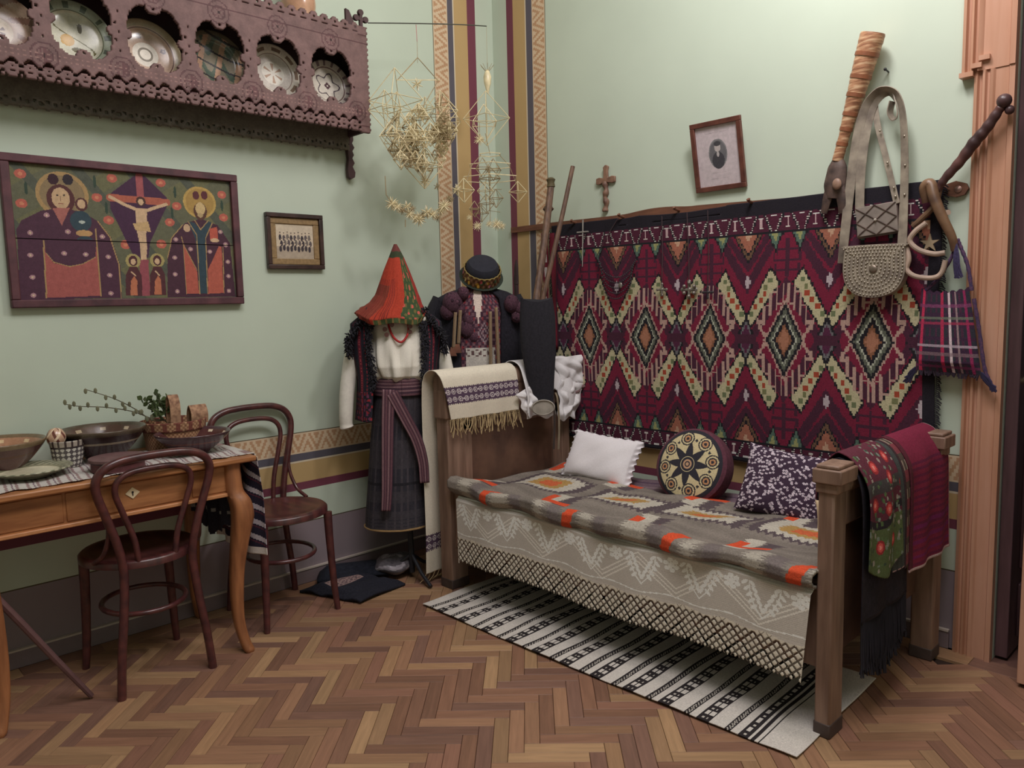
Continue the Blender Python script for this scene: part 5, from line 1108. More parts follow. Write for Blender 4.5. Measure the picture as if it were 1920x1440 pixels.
WD = mat('rod_wood', (112, 84, 66), .6, var=.35, scale=14, stretch=(5, 5, 1), col2=(74, 52, 44))
for nm, a, b, r0, r1, lab in (('wooden_rod', (1033, 350, .50), (1004, 575, .66), .017, .021, 'thick dark wooden rod with a knobbed tip standing in the black wool bag'), ('wooden_rod', (1074, 312, .56), (1012, 585, .68), .011, .013, 'thin long wooden rod leaning right above the black wool bag')):
    A, B = W(a[0], a[1], 1, -.15), W(b[0], b[1], 0, b[2]); P = spline([A, A*.6+B*.4+np.array([.004, 0, 0]), B, B+(B-A)*.14], 8)
    t = thing(nm, lab, 'rod', A, 'rods in the corner'); obj('shaft', MB().tube(P, np.linspace(r0, r1, len(P)), 10), WD, t)
    if r0 > .015:
        obj('tip', MB().lathe([(.012, -.01), (.022, 0), (.018, .02), (.024, .035), (.012, .045)], A, 12, np.eye(3)), mat('tip_olive', (90, 78, 52), .7), t)
        Q = W(1028, 392, 1, -.15); obj('collar', MB().lathe([(.02, -.012), (.030, 0), (.020, .014)], Q, 12), WD, t)
# sashes hanging from the rail end
def rsash(label, px0, px1, col, cat='sash'):
    A, B = W(px0, 437, 1, -.045), W(px1, 655, 1, -.045); band_cv = col
    P = spline([A, A*.5+B*.5+np.array([.004, 0, 0]), B], 12)
    cv = Cv(1, 1, 12, len(P)-1, (112, 34, 50)); col(cv); cv.jitter(.1)
    def pos(U, V):
        i = np.clip((V*(len(P)-1)).round().astype(int), 0, len(P)-1); q = P[i].copy(); q[..., 0] += (U-.5)*.040; q[..., 1] -= .006*np.sin(V*9+U*3); return q
    tag(sheet('woven_sash', cv, pos, WEAVE, thick=.003), label, cat, 'woven sashes at the end of the rail')
rsash('crimson woven sash hanging at the left end of the rail beside the kilim', 1036, 1041, lambda cv: cv.fill((cv.X > .8), (60, 26, 40)))
rsash('red sash with white flecks hanging beside the wooden rods', 1020, 1026, lambda cv: cv.fill((np.abs(cv.X-.5) < .22) & ((cv.Y*40 % 1) < .6), (196, 180, 180)))
A, B = W(968, 487, 1, -.15), W(968, 552, 1, -.15)
tag(obj('wooden_spindle', MB().tube(spline([A, A*.7+B*.3, A*.3+B*.7, B, np.array([B[0], B[1], .01])], 5), np.interp(np.linspace(0, 1, 21), [0, .15, .5, .75, 1], [.004, .013, .018, .014, .010]), 10, flat=((0, 1, 0), .5)), mat('spindle_dark', (60, 44, 46), .6)), 'slim dark wooden blade standing behind the jacket mannequin', 'spindle')
# ------------------------------------------------------------------ footboard cloths
def fpath(zi, zo, bulge=0): return [(2.288, zi), (2.290, .74), (2.300, .805), (2.330, .835+bulge), (2.352, .838+bulge), (2.385, .818+bulge), (2.408+bulge, .77), (2.418+bulge, .68), (2.424+bulge, zo)]
def cr(cv, L_):
    X, Y = cv.X, cv.Y; cv.C[:] = lin((122, 34, 60)); cv.fill((Y > .28) & ((Y*90 % 2) < .9), (100, 30, 60)); cv.fill((Y > .5) & ((Y*60 % 3) < .7), (112, 34, 84)); cv.fill((X < .03) | (X > cv.w-.006), (86, 34, 46)); cv.fill((Y > L_-.008), (196, 170, 170)); cv.fill(X > cv.w-.005, (186, 160, 160)); cv.jitter(.12)
drape('crimson_throw', 'crimson woven throw hung over the far end of the footboard', 'throw', (-.465, -.085), fpath(.70, .415, .012), cr, WEAVE, 90, 140, .006, thick=.005)
def st_c(cv, L_):
    X, Y = cv.X, cv.Y; cv.C[:] = lin((78, 66, 58)); cv.fill((Y*22 % 2) < .8, (124, 58, 66)); cv.fill((Y*22 % 2 > 1.3) & (np.sin(X*160) > 0), (150, 130, 116)); cv.fill(X < .012, (60, 40, 44)); cv.jitter(.14)
drape('striped_band', 'narrow brown band with pink and cream bars beside the crimson throw', 'band', (-.510, -.44), fpath(.72, .44, .008), st_c, WEAVE, 24, 130, .004, thick=.004)
def dg(cv, L_): cv.C[:] = lin((66, 70, 68)); cv.fill((cv.Y > L_-.006), (180, 150, 154)); cv.fill((cv.X*70 % 2) < .5, (58, 60, 62)); cv.jitter(.15)
drape('dark_shawl', 'plain dark green grey shawl over the middle of the footboard', 'shawl', (-.60, -.495), fpath(.72, .45, .006), dg, WEAVE, 34, 130, .004, thick=.004)
def fl_(cv, L_):
    X, Y = cv.X, cv.Y; cv.C[:] = lin((92, 40, 54)); lo = Y > .30; rs = np.random.default_rng(4); cv.fill(lo & (Y > .42), (84, 96, 60)); cv.fill(lo & (Y < .34), (66, 60, 60)); cv.fill(np.abs(Y-.415-.02*np.sin(X*20)) < .012, (40, 34, 40))
    for q in range(170):
        x_, y_ = rs.random()*cv.w, .16+rs.random()*(L_-.18); cv.ell(x_, y_, .004+.004*rs.random(), .004+.005*rs.random(), ((120, 130, 118), (84, 104, 66), (60, 74, 60), (150, 140, 130))[q % 4])
    for x_, y_ in ((.09, .26), (.16, .30), (.05, .37), (.20, .24), (.07, .50), (.18, .50), (.12, .39), (.26, .33)):
        for r_, cl in ((.020, (150, 44, 48)), (.013, (206, 84, 80)), (.006, (226, 140, 130))): cv.ell(x_, y_, r_, r_*1.1, cl)
    cv.hole = Y > L_-.05+.045*np.sin(X/cv.w*PI); cv.jitter(.14)
drape('floral_scarf', 'maroon scarf with red roses and green border over the footboard by the near post', 'scarf', (-.800, -.555), fpath(.70, .46, .014), fl_, WEAVE, 90, 200, .008, thick=.004, yshift=lambda U, V, z: -.02*U*0)
bf = thing('fringed_shawl', 'black shawl with a long black fringe hanging below the floral scarf', 'shawl', (2.42, -.64, .5))
def bs(cv, L_): cv.C[:] = lin((34, 30, 38)); cv.jitter(.3)
drape('shawl_cloth', None, None, (-.805, -.44), fpath(.70, .34, -.002), bs, WEAVE, 40, 60, .003, thick=.003, par=bf)
mb = MB(); rs = random.Random(12)
for i in range(110):
    y = -.80+i*.355/109; P = spline([(2.421, y, .35), (2.424+rs.uniform(-.004, .006), y+rs.uniform(-.006, .006), .23), (2.424+rs.uniform(-.008, .01), y+rs.uniform(-.012, .012), .14+.07*abs(i-50)/60+rs.uniform(-.02, .02))], 3); mb.tube(P, .0028, 4)
o = obj('long_fringe', mb, mat('black_fringe', (34, 30, 38), 1), bf); o['kind'] = 'stuff'
# ------------------------------------------------------------------ things hung above and on the kilim
def onw(px, py, d): return W(px, py, 1, -d)
BIRCH = None
def birch():
    m, nt, b = newmat('birch_bark_wrap'); nz = grain_nodes(nt, 9, stretch=(2, 2, 14)); r = nt.nodes.new('ShaderNodeValToRGB'); e = r.color_ramp.elements
    e[0].position = .34; e[0].color = (*lin((138, 92, 68)), 1); e[1].position = .66; e[1].color = (*lin((216, 180, 144)), 1); x = e.new(.5); x.color = (*lin((184, 134, 100)), 1)
    nt.links.new(nz.outputs[0], r.inputs[0]); nt.links.new(r.outputs[0], b.inputs['Base Color']); b.inputs['Roughness'].default_value = .45; return m
LE = mat('dark_leather', (96, 76, 68), .6, var=.35, scale=30, col2=(60, 46, 44), bump=.2)
hn = thing('birch_horn', 'long birch bark horn with a carved brown end, leaning above the kilim', 'horn', onw(1600, 200, .06))
A, B = onw(1637, 62, .075), onw(1570, 302, .05); P = np.array([A+(B-A)*t for t in np.linspace(0, 1, 60)]); rr_ = np.interp(np.linspace(0, 1, 60), [0, .03, .35, .8, 1], [.042, .044, .036, .020, .020])*(1+.02*np.sin(np.arange(60)*2.1))
obj('bark_tube', MB().tube(P, rr_, 18), birch(), hn)
for t_ in (.16, .33, .47, .62, .74, .86):
    q = A+(B-A)*t_; d_ = (B-A)/np.linalg.norm(B-A); r_ = np.interp(t_, [0, .03, .35, .8, 1], [.042, .044, .036, .020, .020]); obj('bark_ring', MB().tube([q-d_*.007, q+d_*.007], r_+.002, 18), mat('bark_ring', (150, 92, 62), .5, var=.3), hn)
D_ = [onw(1571, 296, .05), onw(1570, 315, .05), onw(1566, 345, .05), onw(1562, 372, .05)]
obj('carved_head', MB().tube(spline(D_, 5), np.interp(np.linspace(0, 1, 16), [0, .3, .7, 1], [.018, .036, .044, .030]), 14, flat=((0, 1, 0), .6)), LE, hn)
for dx in (-1, 1): obj('leather_flap', MB().tube(spline([onw(1566+dx*8, 350, .055), onw(1564+dx*14, 378, .055), onw(1562+dx*17, 400, .05)], 5), np.linspace(.022, .013, 11), 10, flat=((0, 1, 0), .5)), LE, hn)
obj('inlay', MB().ball(onw(1569, 345, .08), .018, 14, 8, (1, .5, 1.2)), mat('pale_inlay', (150, 118, 100), .5), hn)
nl = onw(1666, 135, .002); mb = MB().tube([nl, nl+np.array([0, -.03, .004])], .003, 8); mb.ball(nl+np.array([0, -.032, .004]), .006, 8, 6); tag(obj('nail', mb, BLKM), 'small dark nail in the wall above the leather straps', 'nail')
# satchel
SL = mat('grey_leather', (158, 146, 130), .6, var=.25, scale=22, col2=(116, 104, 94), bump=.15); SLD = mat('strap_edge_dark', (84, 68, 60), .7)
sa = thing('studded_satchel', 'rounded grey leather satchel covered in rows of metal studs, hanging by a long wide strap', 'satchel', onw(1640, 500, .06))
sc_ = onw(1646, 497, .045); sxw = .110
out = [(-sxw, .062), (-sxw*.98, .075), (sxw*.95, .072), (sxw, .055), (sxw*1.02, -.02), (sxw*.9, -.07), (sxw*.6, -.105), (0, -.122), (-sxw*.6, -.108), (-sxw*.92, -.072), (-sxw*1.04, -.02)]
q_s = spline([(a, b, 0) for a, b in out+[out[0]]], 4)[:-1, :2]
obj('satchel_body', MB().prism([tuple(p_) for p_ in q_s], sc_, (1, 0, 0), (0, 0, 1), (0, -1, 0), .042), SL, sa, bev=.010)
stud = MB().ball((0, 0, 0), .0038, 6, 4).mesh('stud', 60, mat('stud_metal', (176, 166, 150), .35, metal=.7)); cnt = 0
for k in range(7):
    f_ = .92-k*.135; ctr = np.array([0, -.012])
    per_ = (q_s-ctr)*f_+ctr; dd = np.concatenate([[0], np.cumsum(np.linalg.norm(np.diff(np.vstack([per_, per_[:1]]), axis=0), axis=1))]); tot = dd[-1]; n_ = int(tot/.0125)
    for i in range(n_):
        if cnt >= 290: break
        s_ = i*tot/n_; pe = np.vstack([per_, per_[:1]]); a, b = np.interp(s_, dd, pe[:, 0]), np.interp(s_, dd, pe[:, 1])
        o = link('stud', stud, sa); o.matrix_parent_inverse = Matrix.Translation(-Vector(sa.location)); o.location = (sc_[0]+a, sc_[1]-.043, sc_[2]+b); cnt += 1
obj('centre_boss', MB().ball(sc_+np.array([0, -.043, -.015]), .016, 12, 6, (1, .4, 1)), mat('boss_metal', (130, 116, 104), .4, metal=.6), sa)
wid = lambda n_, a, b: np.column_stack([np.linspace(a, b, n_), np.zeros(n_), np.zeros(n_)])
def strap(pts, d, w0, name='strap', m=SL, turn=None):
    P = spline([onw(x, y, dd) for (x, y), dd in zip(pts, d)], 8); T = np.gradient(P, axis=0); T /= np.linalg.norm(T, axis=1)[:, None]
    wv = np.cross(T, [0, 1., 0]); wv /= np.linalg.norm(wv, axis=1)[:, None]+1e-9
    if turn is not None: tt = np.interp(np.linspace(0, 1, len(P)), *turn); wv = wv*np.cos(tt)[:, None]+np.array([0, -1, 0])*np.sin(tt)[:, None]
    obj(name, MB().ribbon(P, wv*w0, .004), m, sa, bev=.001)
strap([(1578, 494), (1586, 420), (1597, 330), (1608, 255), (1624, 200), (1645, 172), (1664, 166), (1684, 180), (1694, 220), (1697, 300), (1695, 390), (1692, 462)], [.05, .05, .05, .055, .06, .065, .065, .065, .06, .055, .055, .06], .017, turn=([0, .12, .3, .42, .52, .62, 1], [.9, .3, .2, .9, 1.2, .8, .1]))
strap([(1612, 400), (1614, 330), (1622, 260), (1634, 205), (1650, 180), (1668, 172), (1680, 190), (1684, 215), (1676, 226), (1668, 212), (1672, 190)], [.05, .05, .05, .05, .05, .045, .05, .05, .05, .05, .05], .016, turn=([0, .4, .6, 1], [.1, .4, 1.3, 1.3]))
strap([(1640, 190), (1646, 235), (1660, 290), (1672, 340), (1682, 382)], [.04, .045, .05, .05, .055], .011)
for i, (x, y) in enumerate(((1696, 255), (1697, 310), (1696, 365), (1650, 245), (1664, 305), (1676, 352), (1679, 368))):
    o = link('stud', stud, sa); o.matrix_parent_inverse = Matrix.Translation(-Vector(sa.location)); o.location = onw(x, y, .062); o.scale = (1.3, 1.3, 1.3)
# square quilted pouch
pc = onw(1646, 413, .040); rot = math.radians(6)
pu = thing('leather_pouch', 'square grey leather pouch with a crossed quilted pattern behind the satchel strap', 'pouch', pc)
ca_, sa_ = math.cos(rot), math.sin(rot); a_ = (ca_, 0, sa_); b_ = (-sa_, 0, ca_)
obj('pouch_body', MB().prism([(-.075, -.058), (.080, -.062), (.078, .056), (-.072, .060)], pc, a_, b_, (0, -1, 0), .016), LE, pu, bev=.003)
obj('pouch_flap', MB().prism([(-.072, -.052), (.077, -.056), (.076, .054), (-.070, .058)], pc+np.array([0, -.017, 0]), a_, b_, (0, -1, 0), .005), mat('pouch_grey', (138, 126, 118), .6, var=.2, scale=30), pu, bev=.002)
for s0, e0 in (((-.07, -.05), (.075, .052)), ((-.07, .056), (.075, -.054)), ((-.07, .0), (0, .056)), ((0, .056), (.075, .0)), ((.075, 0), (0, -.054)), ((0, -.054), (-.07, 0))):
    f3 = lambda q: pc+np.array(a_)*q[0]+np.array(b_)*q[1]+np.array([0, -.0235, 0]); obj('seam', MB().tube([f3(s0), f3(e0)], .0022, 5), LE, pu)
obj('button', MB().ball(pc+np.array([0, -.026, 0]), .006, 8, 6), mat('button_grey', (176, 166, 156), .4), pu)
# carved wooden stirrup pair
BN = mat('bent_horn_wood', (122, 92, 68), .4, var=.4, scale=12, col2=(70, 48, 40)); PA = mat('pale_bent_wood', (176, 152, 136), .6, var=.25, scale=20)
sr = thing('wooden_yoke', 'dark bent wooden yoke with two pale loops and a star, beside the satchel', 'yoke', onw(1750, 400, .06))
obj('yoke_arm', MB().tube(spline([onw(1737, 380, .06), onw(1733, 352, .07), onw(1745, 346, .07), (onw(1752, 372, .08)), onw(1768, 410, .08), onw(1785, 445, .07), onw(1790, 470, .06)], 6), np.interp(np.linspace(0, 1, 37), [0, .3, .6, 1], [.014, .020, .018, .012]), 12), BN, sr)
obj('yoke_arm', MB().tube(spline([onw(1762, 352, .05), onw(1752, 385, .05), onw(1728, 410, .05), onw(1712, 425, .05)], 6), .011, 10), BN, sr)
obj('curved_loop', MB().tube(spline([onw(1737, 418, .07), onw(1716, 434, .075), onw(1706, 452, .075), onw(1722, 468, .075), onw(1750, 476, .075), onw(1772, 474, .07)], 6), .0095, 10), PA, sr)
obj('curved_loop', MB().tube(spline([onw(1700, 462, .07), onw(1704, 486, .075), onw(1700, 505, .075), onw(1716, 518, .075), onw(1748, 521, .075), onw(1765, 512, .07), onw(1773, 488, .07)], 6), .009, 10), PA, sr)
so = onw(1744, 456, .045); sp = []
for k in range(10): a = k*PI/5+.3; r_ = .034 if k % 2 == 0 else .012; sp.append((r_*math.cos(a), r_*math.sin(a)))
obj('wooden_star', MB().prism(sp, so, (1, 0, 0), (0, 0, 1), (0, -1, 0), .008), mat('pale_star', (150, 130, 104), .7), sr)
obj('yoke_peg', MB().tube([onw(1768, 402, .05), onw(1778, 398, .07)], .010, 8), PA, sr)
# knobbed staff
sf = thing('knobbed_staff', 'dark twisted wooden staff with a ball end, slanting up across the door casing', 'staff', onw(1820, 270, .07))
P = spline([onw(1757, 358, .055), onw(1772, 335, .058), onw(1800, 303, .06), onw(1826, 268, .063), onw(1850, 240, .065), onw(1872, 208, .068), onw(1882, 194, .07)], 10); n_ = len(P)
obj('shaft', MB().tube(P, np.interp(np.linspace(0, 1, n_), [0, .25, .5, .75, 1], [.012, .016, .020, .017, .012])*(1+.06*np.sin(np.arange(n_)*1.1)), 12), mat('staff_dark', (92, 58, 54), .45, var=.4, scale=18, col2=(60, 38, 40)), sf)
obj('ball_end', MB().ball(onw(1883, 189, .072), .023, 16, 10), mat('staff_ball', (82, 58, 60), .35, var=.2), sf); obj('ball_end', MB().ball(onw(1893, 206, .065), .015, 12, 8), mat('staff_ball_b', (82, 58, 60), .35), sf)
# plaid bag
pb = thing('plaid_bag', 'fringed plaid wool bag in pink, navy and white at the right end of the rail', 'bag', onw(1790, 600, .06))
cv = Cv(1, 1, 90, 96, (48, 48, 58)); X, Y = cv.X, cv.Y; tart = cv.C
cv.fill((X*9 % 1) < .35, (74, 40, 62)); cv.fill((Y*7 % 1) < .3, (60, 38, 60))
for a, w_, col in ((.08, .05, (186, 50, 84)), (.46, .05, (170, 46, 78)), (.60, .035, (206, 186, 190)), (.73, .025, (146, 120, 124)), (.90, .04, (140, 42, 84))): cv.fill(np.abs(X-a) < w_*.6, col)
for a, w_, col in ((.20, .03, (120, 60, 96)), (.35, .03, (104, 110, 96)), (.41, .025, (150, 46, 76)), (.68, .030, (176, 160, 172)), (.78, .04, (120, 96, 104)), (.93, .03, (110, 44, 80))): m_ = (np.abs(Y-a) < w_*.6); cv.C[m_] = cv.C[m_]*.3+lin(col)*.8
cv.jitter(.16)
TLp, TRp, BRp, BLp = onw(1733, 542, .03), onw(1822, 540, .03), onw(1845, 702, .03), onw(1722, 692, .03)
for side, nm in ((1, 'bag_front'), (-1, 'bag_back')):
    def pos(U, V, side=side):
        q = (TLp*(1-U)[..., None]+TRp*U[..., None])*(1-V)[..., None]+(BLp*(1-U)[..., None]+BRp*U[..., None])*V[..., None]
        q[..., 1] -= .030+side*(.022*np.sqrt(np.clip(np.sin(U*PI), 0, 1))*np.clip(.35+V, 0, 1)*np.clip((1-V)*8, 0, 1)); q[..., 2] += -.012*np.sin(U*PI)*(1-V)**6+.004*np.sin(U*40)*(1-V)**8; return q
    sheet(nm, cv, pos, WEAVE, pb)
mb = MB(); rs = random.Random(4)
for i in range(60):
    t_ = i/59; q = BLp*(1-t_)+BRp*t_+np.array([0, -.028, .004]); mb.tube([q, q+np.array([rs.uniform(-.008, .008), 0, -.012-rs.random()*.012])], .0026, 4)
o = obj('bottom_fringe', mb, mat('dark_mixed_yarn', (60, 46, 62), 1, var=.4, scale=200), pb); o['kind'] = 'stuff'
for sx, q, e in ((-1, BLp, (-.030, -.040)), (1, BRp, (.035, -.045))):
    mb = MB()
    for i in range(16): mb.tube(spline([q+np.array([0, -.03, .01]), q+np.array([e[0]*.5+rs.uniform(-.01, .01), -.03, e[1]*.4]), q+np.array([e[0]+rs.uniform(-.014, .014), -.03, e[1]+rs.uniform(-.012, .012)])], 3), .0030, 4)
    obj('corner_tassel', mb, mat('navy_yarn', (50, 44, 74), 1, var=.3), pb)
for pts in ([(1735, 545), (1752, 530), (1768, 510), (1790, 470), (1794, 448)], [(1822, 545), (1815, 500), (1802, 465), (1795, 448)], [(1826, 560), (1836, 620), (1846, 690), (1858, 720)]):
    P = spline([onw(x, y, .055) for x, y in pts], 8); obj('twisted_cord', MB().tube(P, .0065*(1+.15*np.sin(np.arange(len(P))*2)), 8), mat('mixed_cord', (92, 60, 84), 1, var=.5, scale=160, col2=(50, 46, 80)), pb)
mb = MB()
for i in range(22): mb.tube(spline([onw(1793, 455, .07), onw(1793+rs.uniform(-6, 6), 490, .075), onw(1797+rs.uniform(-8, 8), 518+rs.uniform(-5, 5), .07)], 3), .0028, 4)
obj('blue_tassel', mb, mat('blue_violet_yarn', (70, 62, 98), 1, var=.4, scale=200), pb)
# carved cross
cz = mat('carved_cross_wood', (140, 106, 86), .6, var=.35, scale=26, col2=(92, 64, 54)); cx_ = .815
kc = thing('carved_cross', 'small carved wooden cross with a twisted stem on the wall left of the kilim rail', 'cross', (cx_, -.01, 1.9))
obj('cross_arms', MB().prism([(-.060, -.014), (-.040, -.018), (-.014, -.012), (.014, -.012), (.040, -.018), (.060, -.014), (.060, .014), (.040, .018), (.014, .012), (.012, .045), (.018, .066), (0, .076), (-.016, .064), (-.012, .045), (-.014, .012), (-.040, .018), (-.060, .014)], (cx_, -.003, 1.916), (1, 0, 0), (0, 0, 1), (0, -1, 0), .013), cz, kc, bev=.003)
zz_ = np.linspace(1.912, 1.765, 34); obj('cross_stem', MB().tube(np.stack([cx_+.004*np.sin(zz_*95), -.012+0*zz_, zz_], 1), .013*(1+.22*np.sin(zz_*150)), 10), cz, kc)
# framed portrait print, leaning forward at the top
pp_ = thing('framed_print', 'brown framed portrait print with a wide white margin hanging above the kilim', 'picture', (1.47, -.03, 1.94))
Ax = np.array([1, 0, 0.]); lean = .058; z0_, z1_ = 1.793, 2.083; Bx = np.array([0, -lean, z1_-z0_]); hh_ = np.linalg.norm(Bx); Bx /= hh_; Nx = np.cross(Ax, Bx); Nx = Nx if Nx[1] < 0 else -Nx; O_ = np.array([1.342, -.004, z0_]); wd_ = .246; fw = .021
for (a0, a1, b0, b1) in ((0, wd_, 0, fw), (0, wd_, hh_-fw, hh_), (0, fw, fw, hh_-fw), (wd_-fw, wd_, fw, hh_-fw)):
    obj('frame_bar', MB().prism([(a0, b0), (a1, b0), (a1, b1), (a0, b1)], O_, Ax, Bx, Nx, .016), mat('walnut_frame', (112, 66, 54), .4, var=.25, scale=20, col2=(84, 46, 40)), pp_, bev=.002)
cv = Cv(wd_-2*fw, hh_-2*fw, 100, 122, (206, 192, 196)); X, Y = cv.X, cv.Y; cx0, cy0 = cv.w/2, cv.h*.47; d = ((X-cx0)/.045)**2+((Y-cy0)/.062)**2
cv.fill(d < 1, (136, 134, 136)); cv.fill((d < .8), (112, 110, 114)); cv.ell(cx0, cy0-.026, .015, .018, (196, 186, 184)); cv.ell(cx0, cy0-.042, .017, .010, (76, 74, 78)); cv.ell(cx0, cy0+.028, .030, .036, (72, 70, 76)); cv.ell(cx0, cy0+.002, .006, .012, (190, 182, 182))
for yy, w_ in ((.030, .05), (cv.h-.055, .035), (cv.h-.030, .045)): cv.fill((np.abs(Y-yy) < .0018) & (np.abs(X-cx0) < w_) & ((X*500 % 2) < 1.4), (172, 160, 164))
cv.jitter(.05)
sheet('print_sheet', cv, lambda U, V: O_+Ax*(fw+U*(wd_-2*fw))[..., None]+Bx*(hh_-fw-V*(hh_-2*fw))[..., None]+Nx*.006, PAINT, pp_)
# jewellery pinned on the kilim
SV = mat('dull_silver', (142, 134, 126), .4, metal=.5, var=.3, scale=60); DKM = mat('dark_beads', (56, 50, 56), .5, var=.4, scale=90); THR = mat('dark_thread', (70, 52, 56), .9)
def crossj(px, py, s, m, label, ptop, group='pendants on the kilim'):
    q = onw(px, py, .045); t = thing('cross_pendant', label, 'pendant', q, group); r = s
    mb = MB()
    for k in range(4):
        a = k*PI/2; d1 = np.array([math.cos(a), 0, math.sin(a)]); mb.tube([q, q+d1*r*.75], r*.16, 8); mb.ball(q+d1*r*.85, r*.24, 8, 6, (1, .5, 1))
    mb.ball(q, r*.30, 10, 6, (1, .6, 1)); obj('cross_body', mb, m, t)
    T_ = onw(px+ptop[0], ptop[1], .045); obj('cord', MB().tube([T_, (T_+q)/2+np.array([.004, 0, 0]), q+np.array([0, 0, r])], .0022, 5), THR if ptop[1] > 0 else SV, t); return t
crossj(1241, 543, .030, SV, 'dull grey cross pendant on a long cord, centre left of the kilim', (0, 405))
t = crossj(1292, 543, .042, SV, 'largest silver cross pendant with bosses on the kilim', (-4, 398))
for k in range(6): a = k*PI/3+.5; obj('boss', MB().ball(onw(1292, 543, .052)+np.array([.030*math.cos(a), 0, .030*math.sin(a)]), .009, 8, 6), SV, t)
crossj(1327, 548, .028, DKM, 'blackened pendant on a dark cord, rightmost of the kilim pendants', (0, 394))
q = onw(1094, 436, .045); t = thing('silver_pin', 'thin pale cross shaped pin near the upper left corner of the kilim', 'pin', q, None); mb = MB().tube([onw(1093, 412, .045), onw(1092, 500, .045)], [.004, .002], 6); mb.tube([onw(1082, 436, .045), onw(1103, 434, .045)], .004, 6); obj('pin_body', mb, mat('pale_silver', (176, 170, 166), .35, metal=.4), t)
t = thing('bead_collar', 'dark net of bead chains hanging in swags on the left of the kilim', 'necklace', onw(1155, 500, .045))
for k in range(5):
    P = spline([onw(1118+k*2, 482+k*3, .040), onw(1135, 512+k*9, .045), onw(1158, 520+k*10, .048), onw(1180, 508+k*8, .045), onw(1192-k*2, 488+k*3, .040)], 7)
    for_ = MB()
    for i_, q in enumerate(P): for_.ball(q, .0045, 6, 4)
    obj('bead_string', for_, DKM, t)['kind'] = 'stuff'
obj('collar_medal', MB().ball(onw(1163, 535, .05), .012, 8, 6, (1, .4, 1.2)), SV, t)
obj('cord', MB().tube(spline([onw(1118, 482, .04), onw(1140, 440, .04), onw(1160, 408, .03)], 4), .002, 5), THR, t)
# ------------------------------------------------------------------ straw mobiles
SM = mat('gold_straw', (236, 220, 178), .35, var=.25, scale=40, spec=.6); SD = mat('old_straw', (168, 148, 112), .6, var=.3, scale=40)
def octa(k=.045):
    V = [(1, 0, 0), (0, 1, 0), (-1, 0, 0), (0, -1, 0)]; mb = MB()
    for i in range(4):
        mb.tube([V[i], V[(i+1) % 4]], k, 4); mb.tube([V[i], (0, 0, 1.15)], k, 4); mb.tube([V[i], (0, 0, -1.15)], k, 4)
    return mb
def starm():
    mb = MB()
    for k in range(7):
        th, ph_ = k*PI/7*1.0, (k % 3-1)*.5; d = np.array([math.cos(th)*math.cos(ph_), math.sin(ph_)*.8, math.sin(th)*math.cos(ph_)]); mb.tube([-d, -d*.5, d*.0, d*.5, d], [.03, .085, .05, .085, .03], 4)
    return mb
_oc = {}
def OCT(s, m):
    q = 6 if s < 8 else 9 if s < 11 else 14 if s < 17 else 22 if s < 28 else 36
    if (q, m.name) not in _oc: _oc[(q, m.name)] = octa(.0019/(q*.00345)).mesh('octahedron', 0, m)
    return _oc[(q, m.name)]
OM, OMD = SM, SD
SMM, SMD = starm().mesh('star', 0, SM), starm().mesh('star', 0, SD)
rs = random.Random(11); PX = .00345
def hang(par, me, px, py, s, x=.35, rz=None, nm='octahedron', sc=1):
    o = link(nm, OCT(s, me) if nm == 'octahedron' else me, par); o.matrix_parent_inverse = Matrix.Translation(-Vector(par.location)); o.location = W(px, py, 0, x); o.rotation_euler = (0, 0, rs.uniform(0, 1.6) if rz is None else rz); o.scale = [s*PX]*3; return o
mob1 = thing('straw_mobile', 'larger straw mobile with a garland of straw stars, hanging left of the corner', 'mobile', W(780, 46, 0, .35), 'straw mobiles')
big = [(742, 188, 36, -.76), (722, 206, 22, -.76), (745, 206, 20, -.4), (748, 252, 24, None), (778, 268, 22, None), (795, 312, 26, None), (798, 318, 14, None), (826, 208, 24, -.76), (832, 196, 14, None), (750, 262, 34, None), (842, 225, 20, None)]
for px, py, s, rz in big: hang(mob1, OM if s > 15 else OMD, px, py, s, .35+rs.uniform(-.03, .03), rz)
for i in range(84):
    a, r_ = rs.random()*6.28, math.sqrt(rs.random()); cx0, cy0, rx_, ry_ = ((752, 262, 34, 22), (800, 228, 38, 34), (826, 262, 24, 30), (785, 300, 40, 20))[i % 4]
    hang(mob1, OMD if rs.random() < .4 else OM, cx0+rx_*r_*math.cos(a), cy0+ry_*r_*math.sin(a), rs.uniform(5, 12), .35+rs.uniform(-.07, .07))
for px, py, s in ((797, 340, 9), (735, 382, 10), (745, 388, 8), (754, 394, 7), (763, 387, 8), (768, 402, 8), (778, 408, 8), (786, 411, 11), (793, 404, 7), (801, 398, 10), (812, 402, 8), (820, 408, 7), (826, 396, 8), (833, 386, 11), (842, 372, 6), (820, 350, 6), (857, 356, 9), (845, 374, 6), (772, 392, 7), (782, 158, 9), (741, 222, 6)): hang(mob1, SMM if s > 7.5 else SMD, px, py, s, .35+rs.uniform(-.03, .03), rs.uniform(.4, 1.1), 'star')
def thr(par, pts, r=.0012, m=None, nm='thread', x=.35): obj(nm, MB().tube([W(a, b, 0, x) for a, b in pts], r, 5), m or SD, par)
thr(mob1, [(780, 46), (782, 78)], .0016, mat('pink_thread', (196, 130, 130), .8)); thr(mob1, [(782, 78), (783, 118)])
for pts in ([(783, 108), (745, 150)], [(783, 108), (822, 152)], [(744, 150), (824, 150)], [(722, 330), (724, 365), (735, 382)], [(760, 412), (760, 426)], [(821, 152), (790, 205)], [(735, 382), (772, 402), (800, 405), (833, 386)]): thr(mob1, pts, .0022, SM if pts[0][1] == 150 and pts[1][1] == 150 else SD, 'straw')
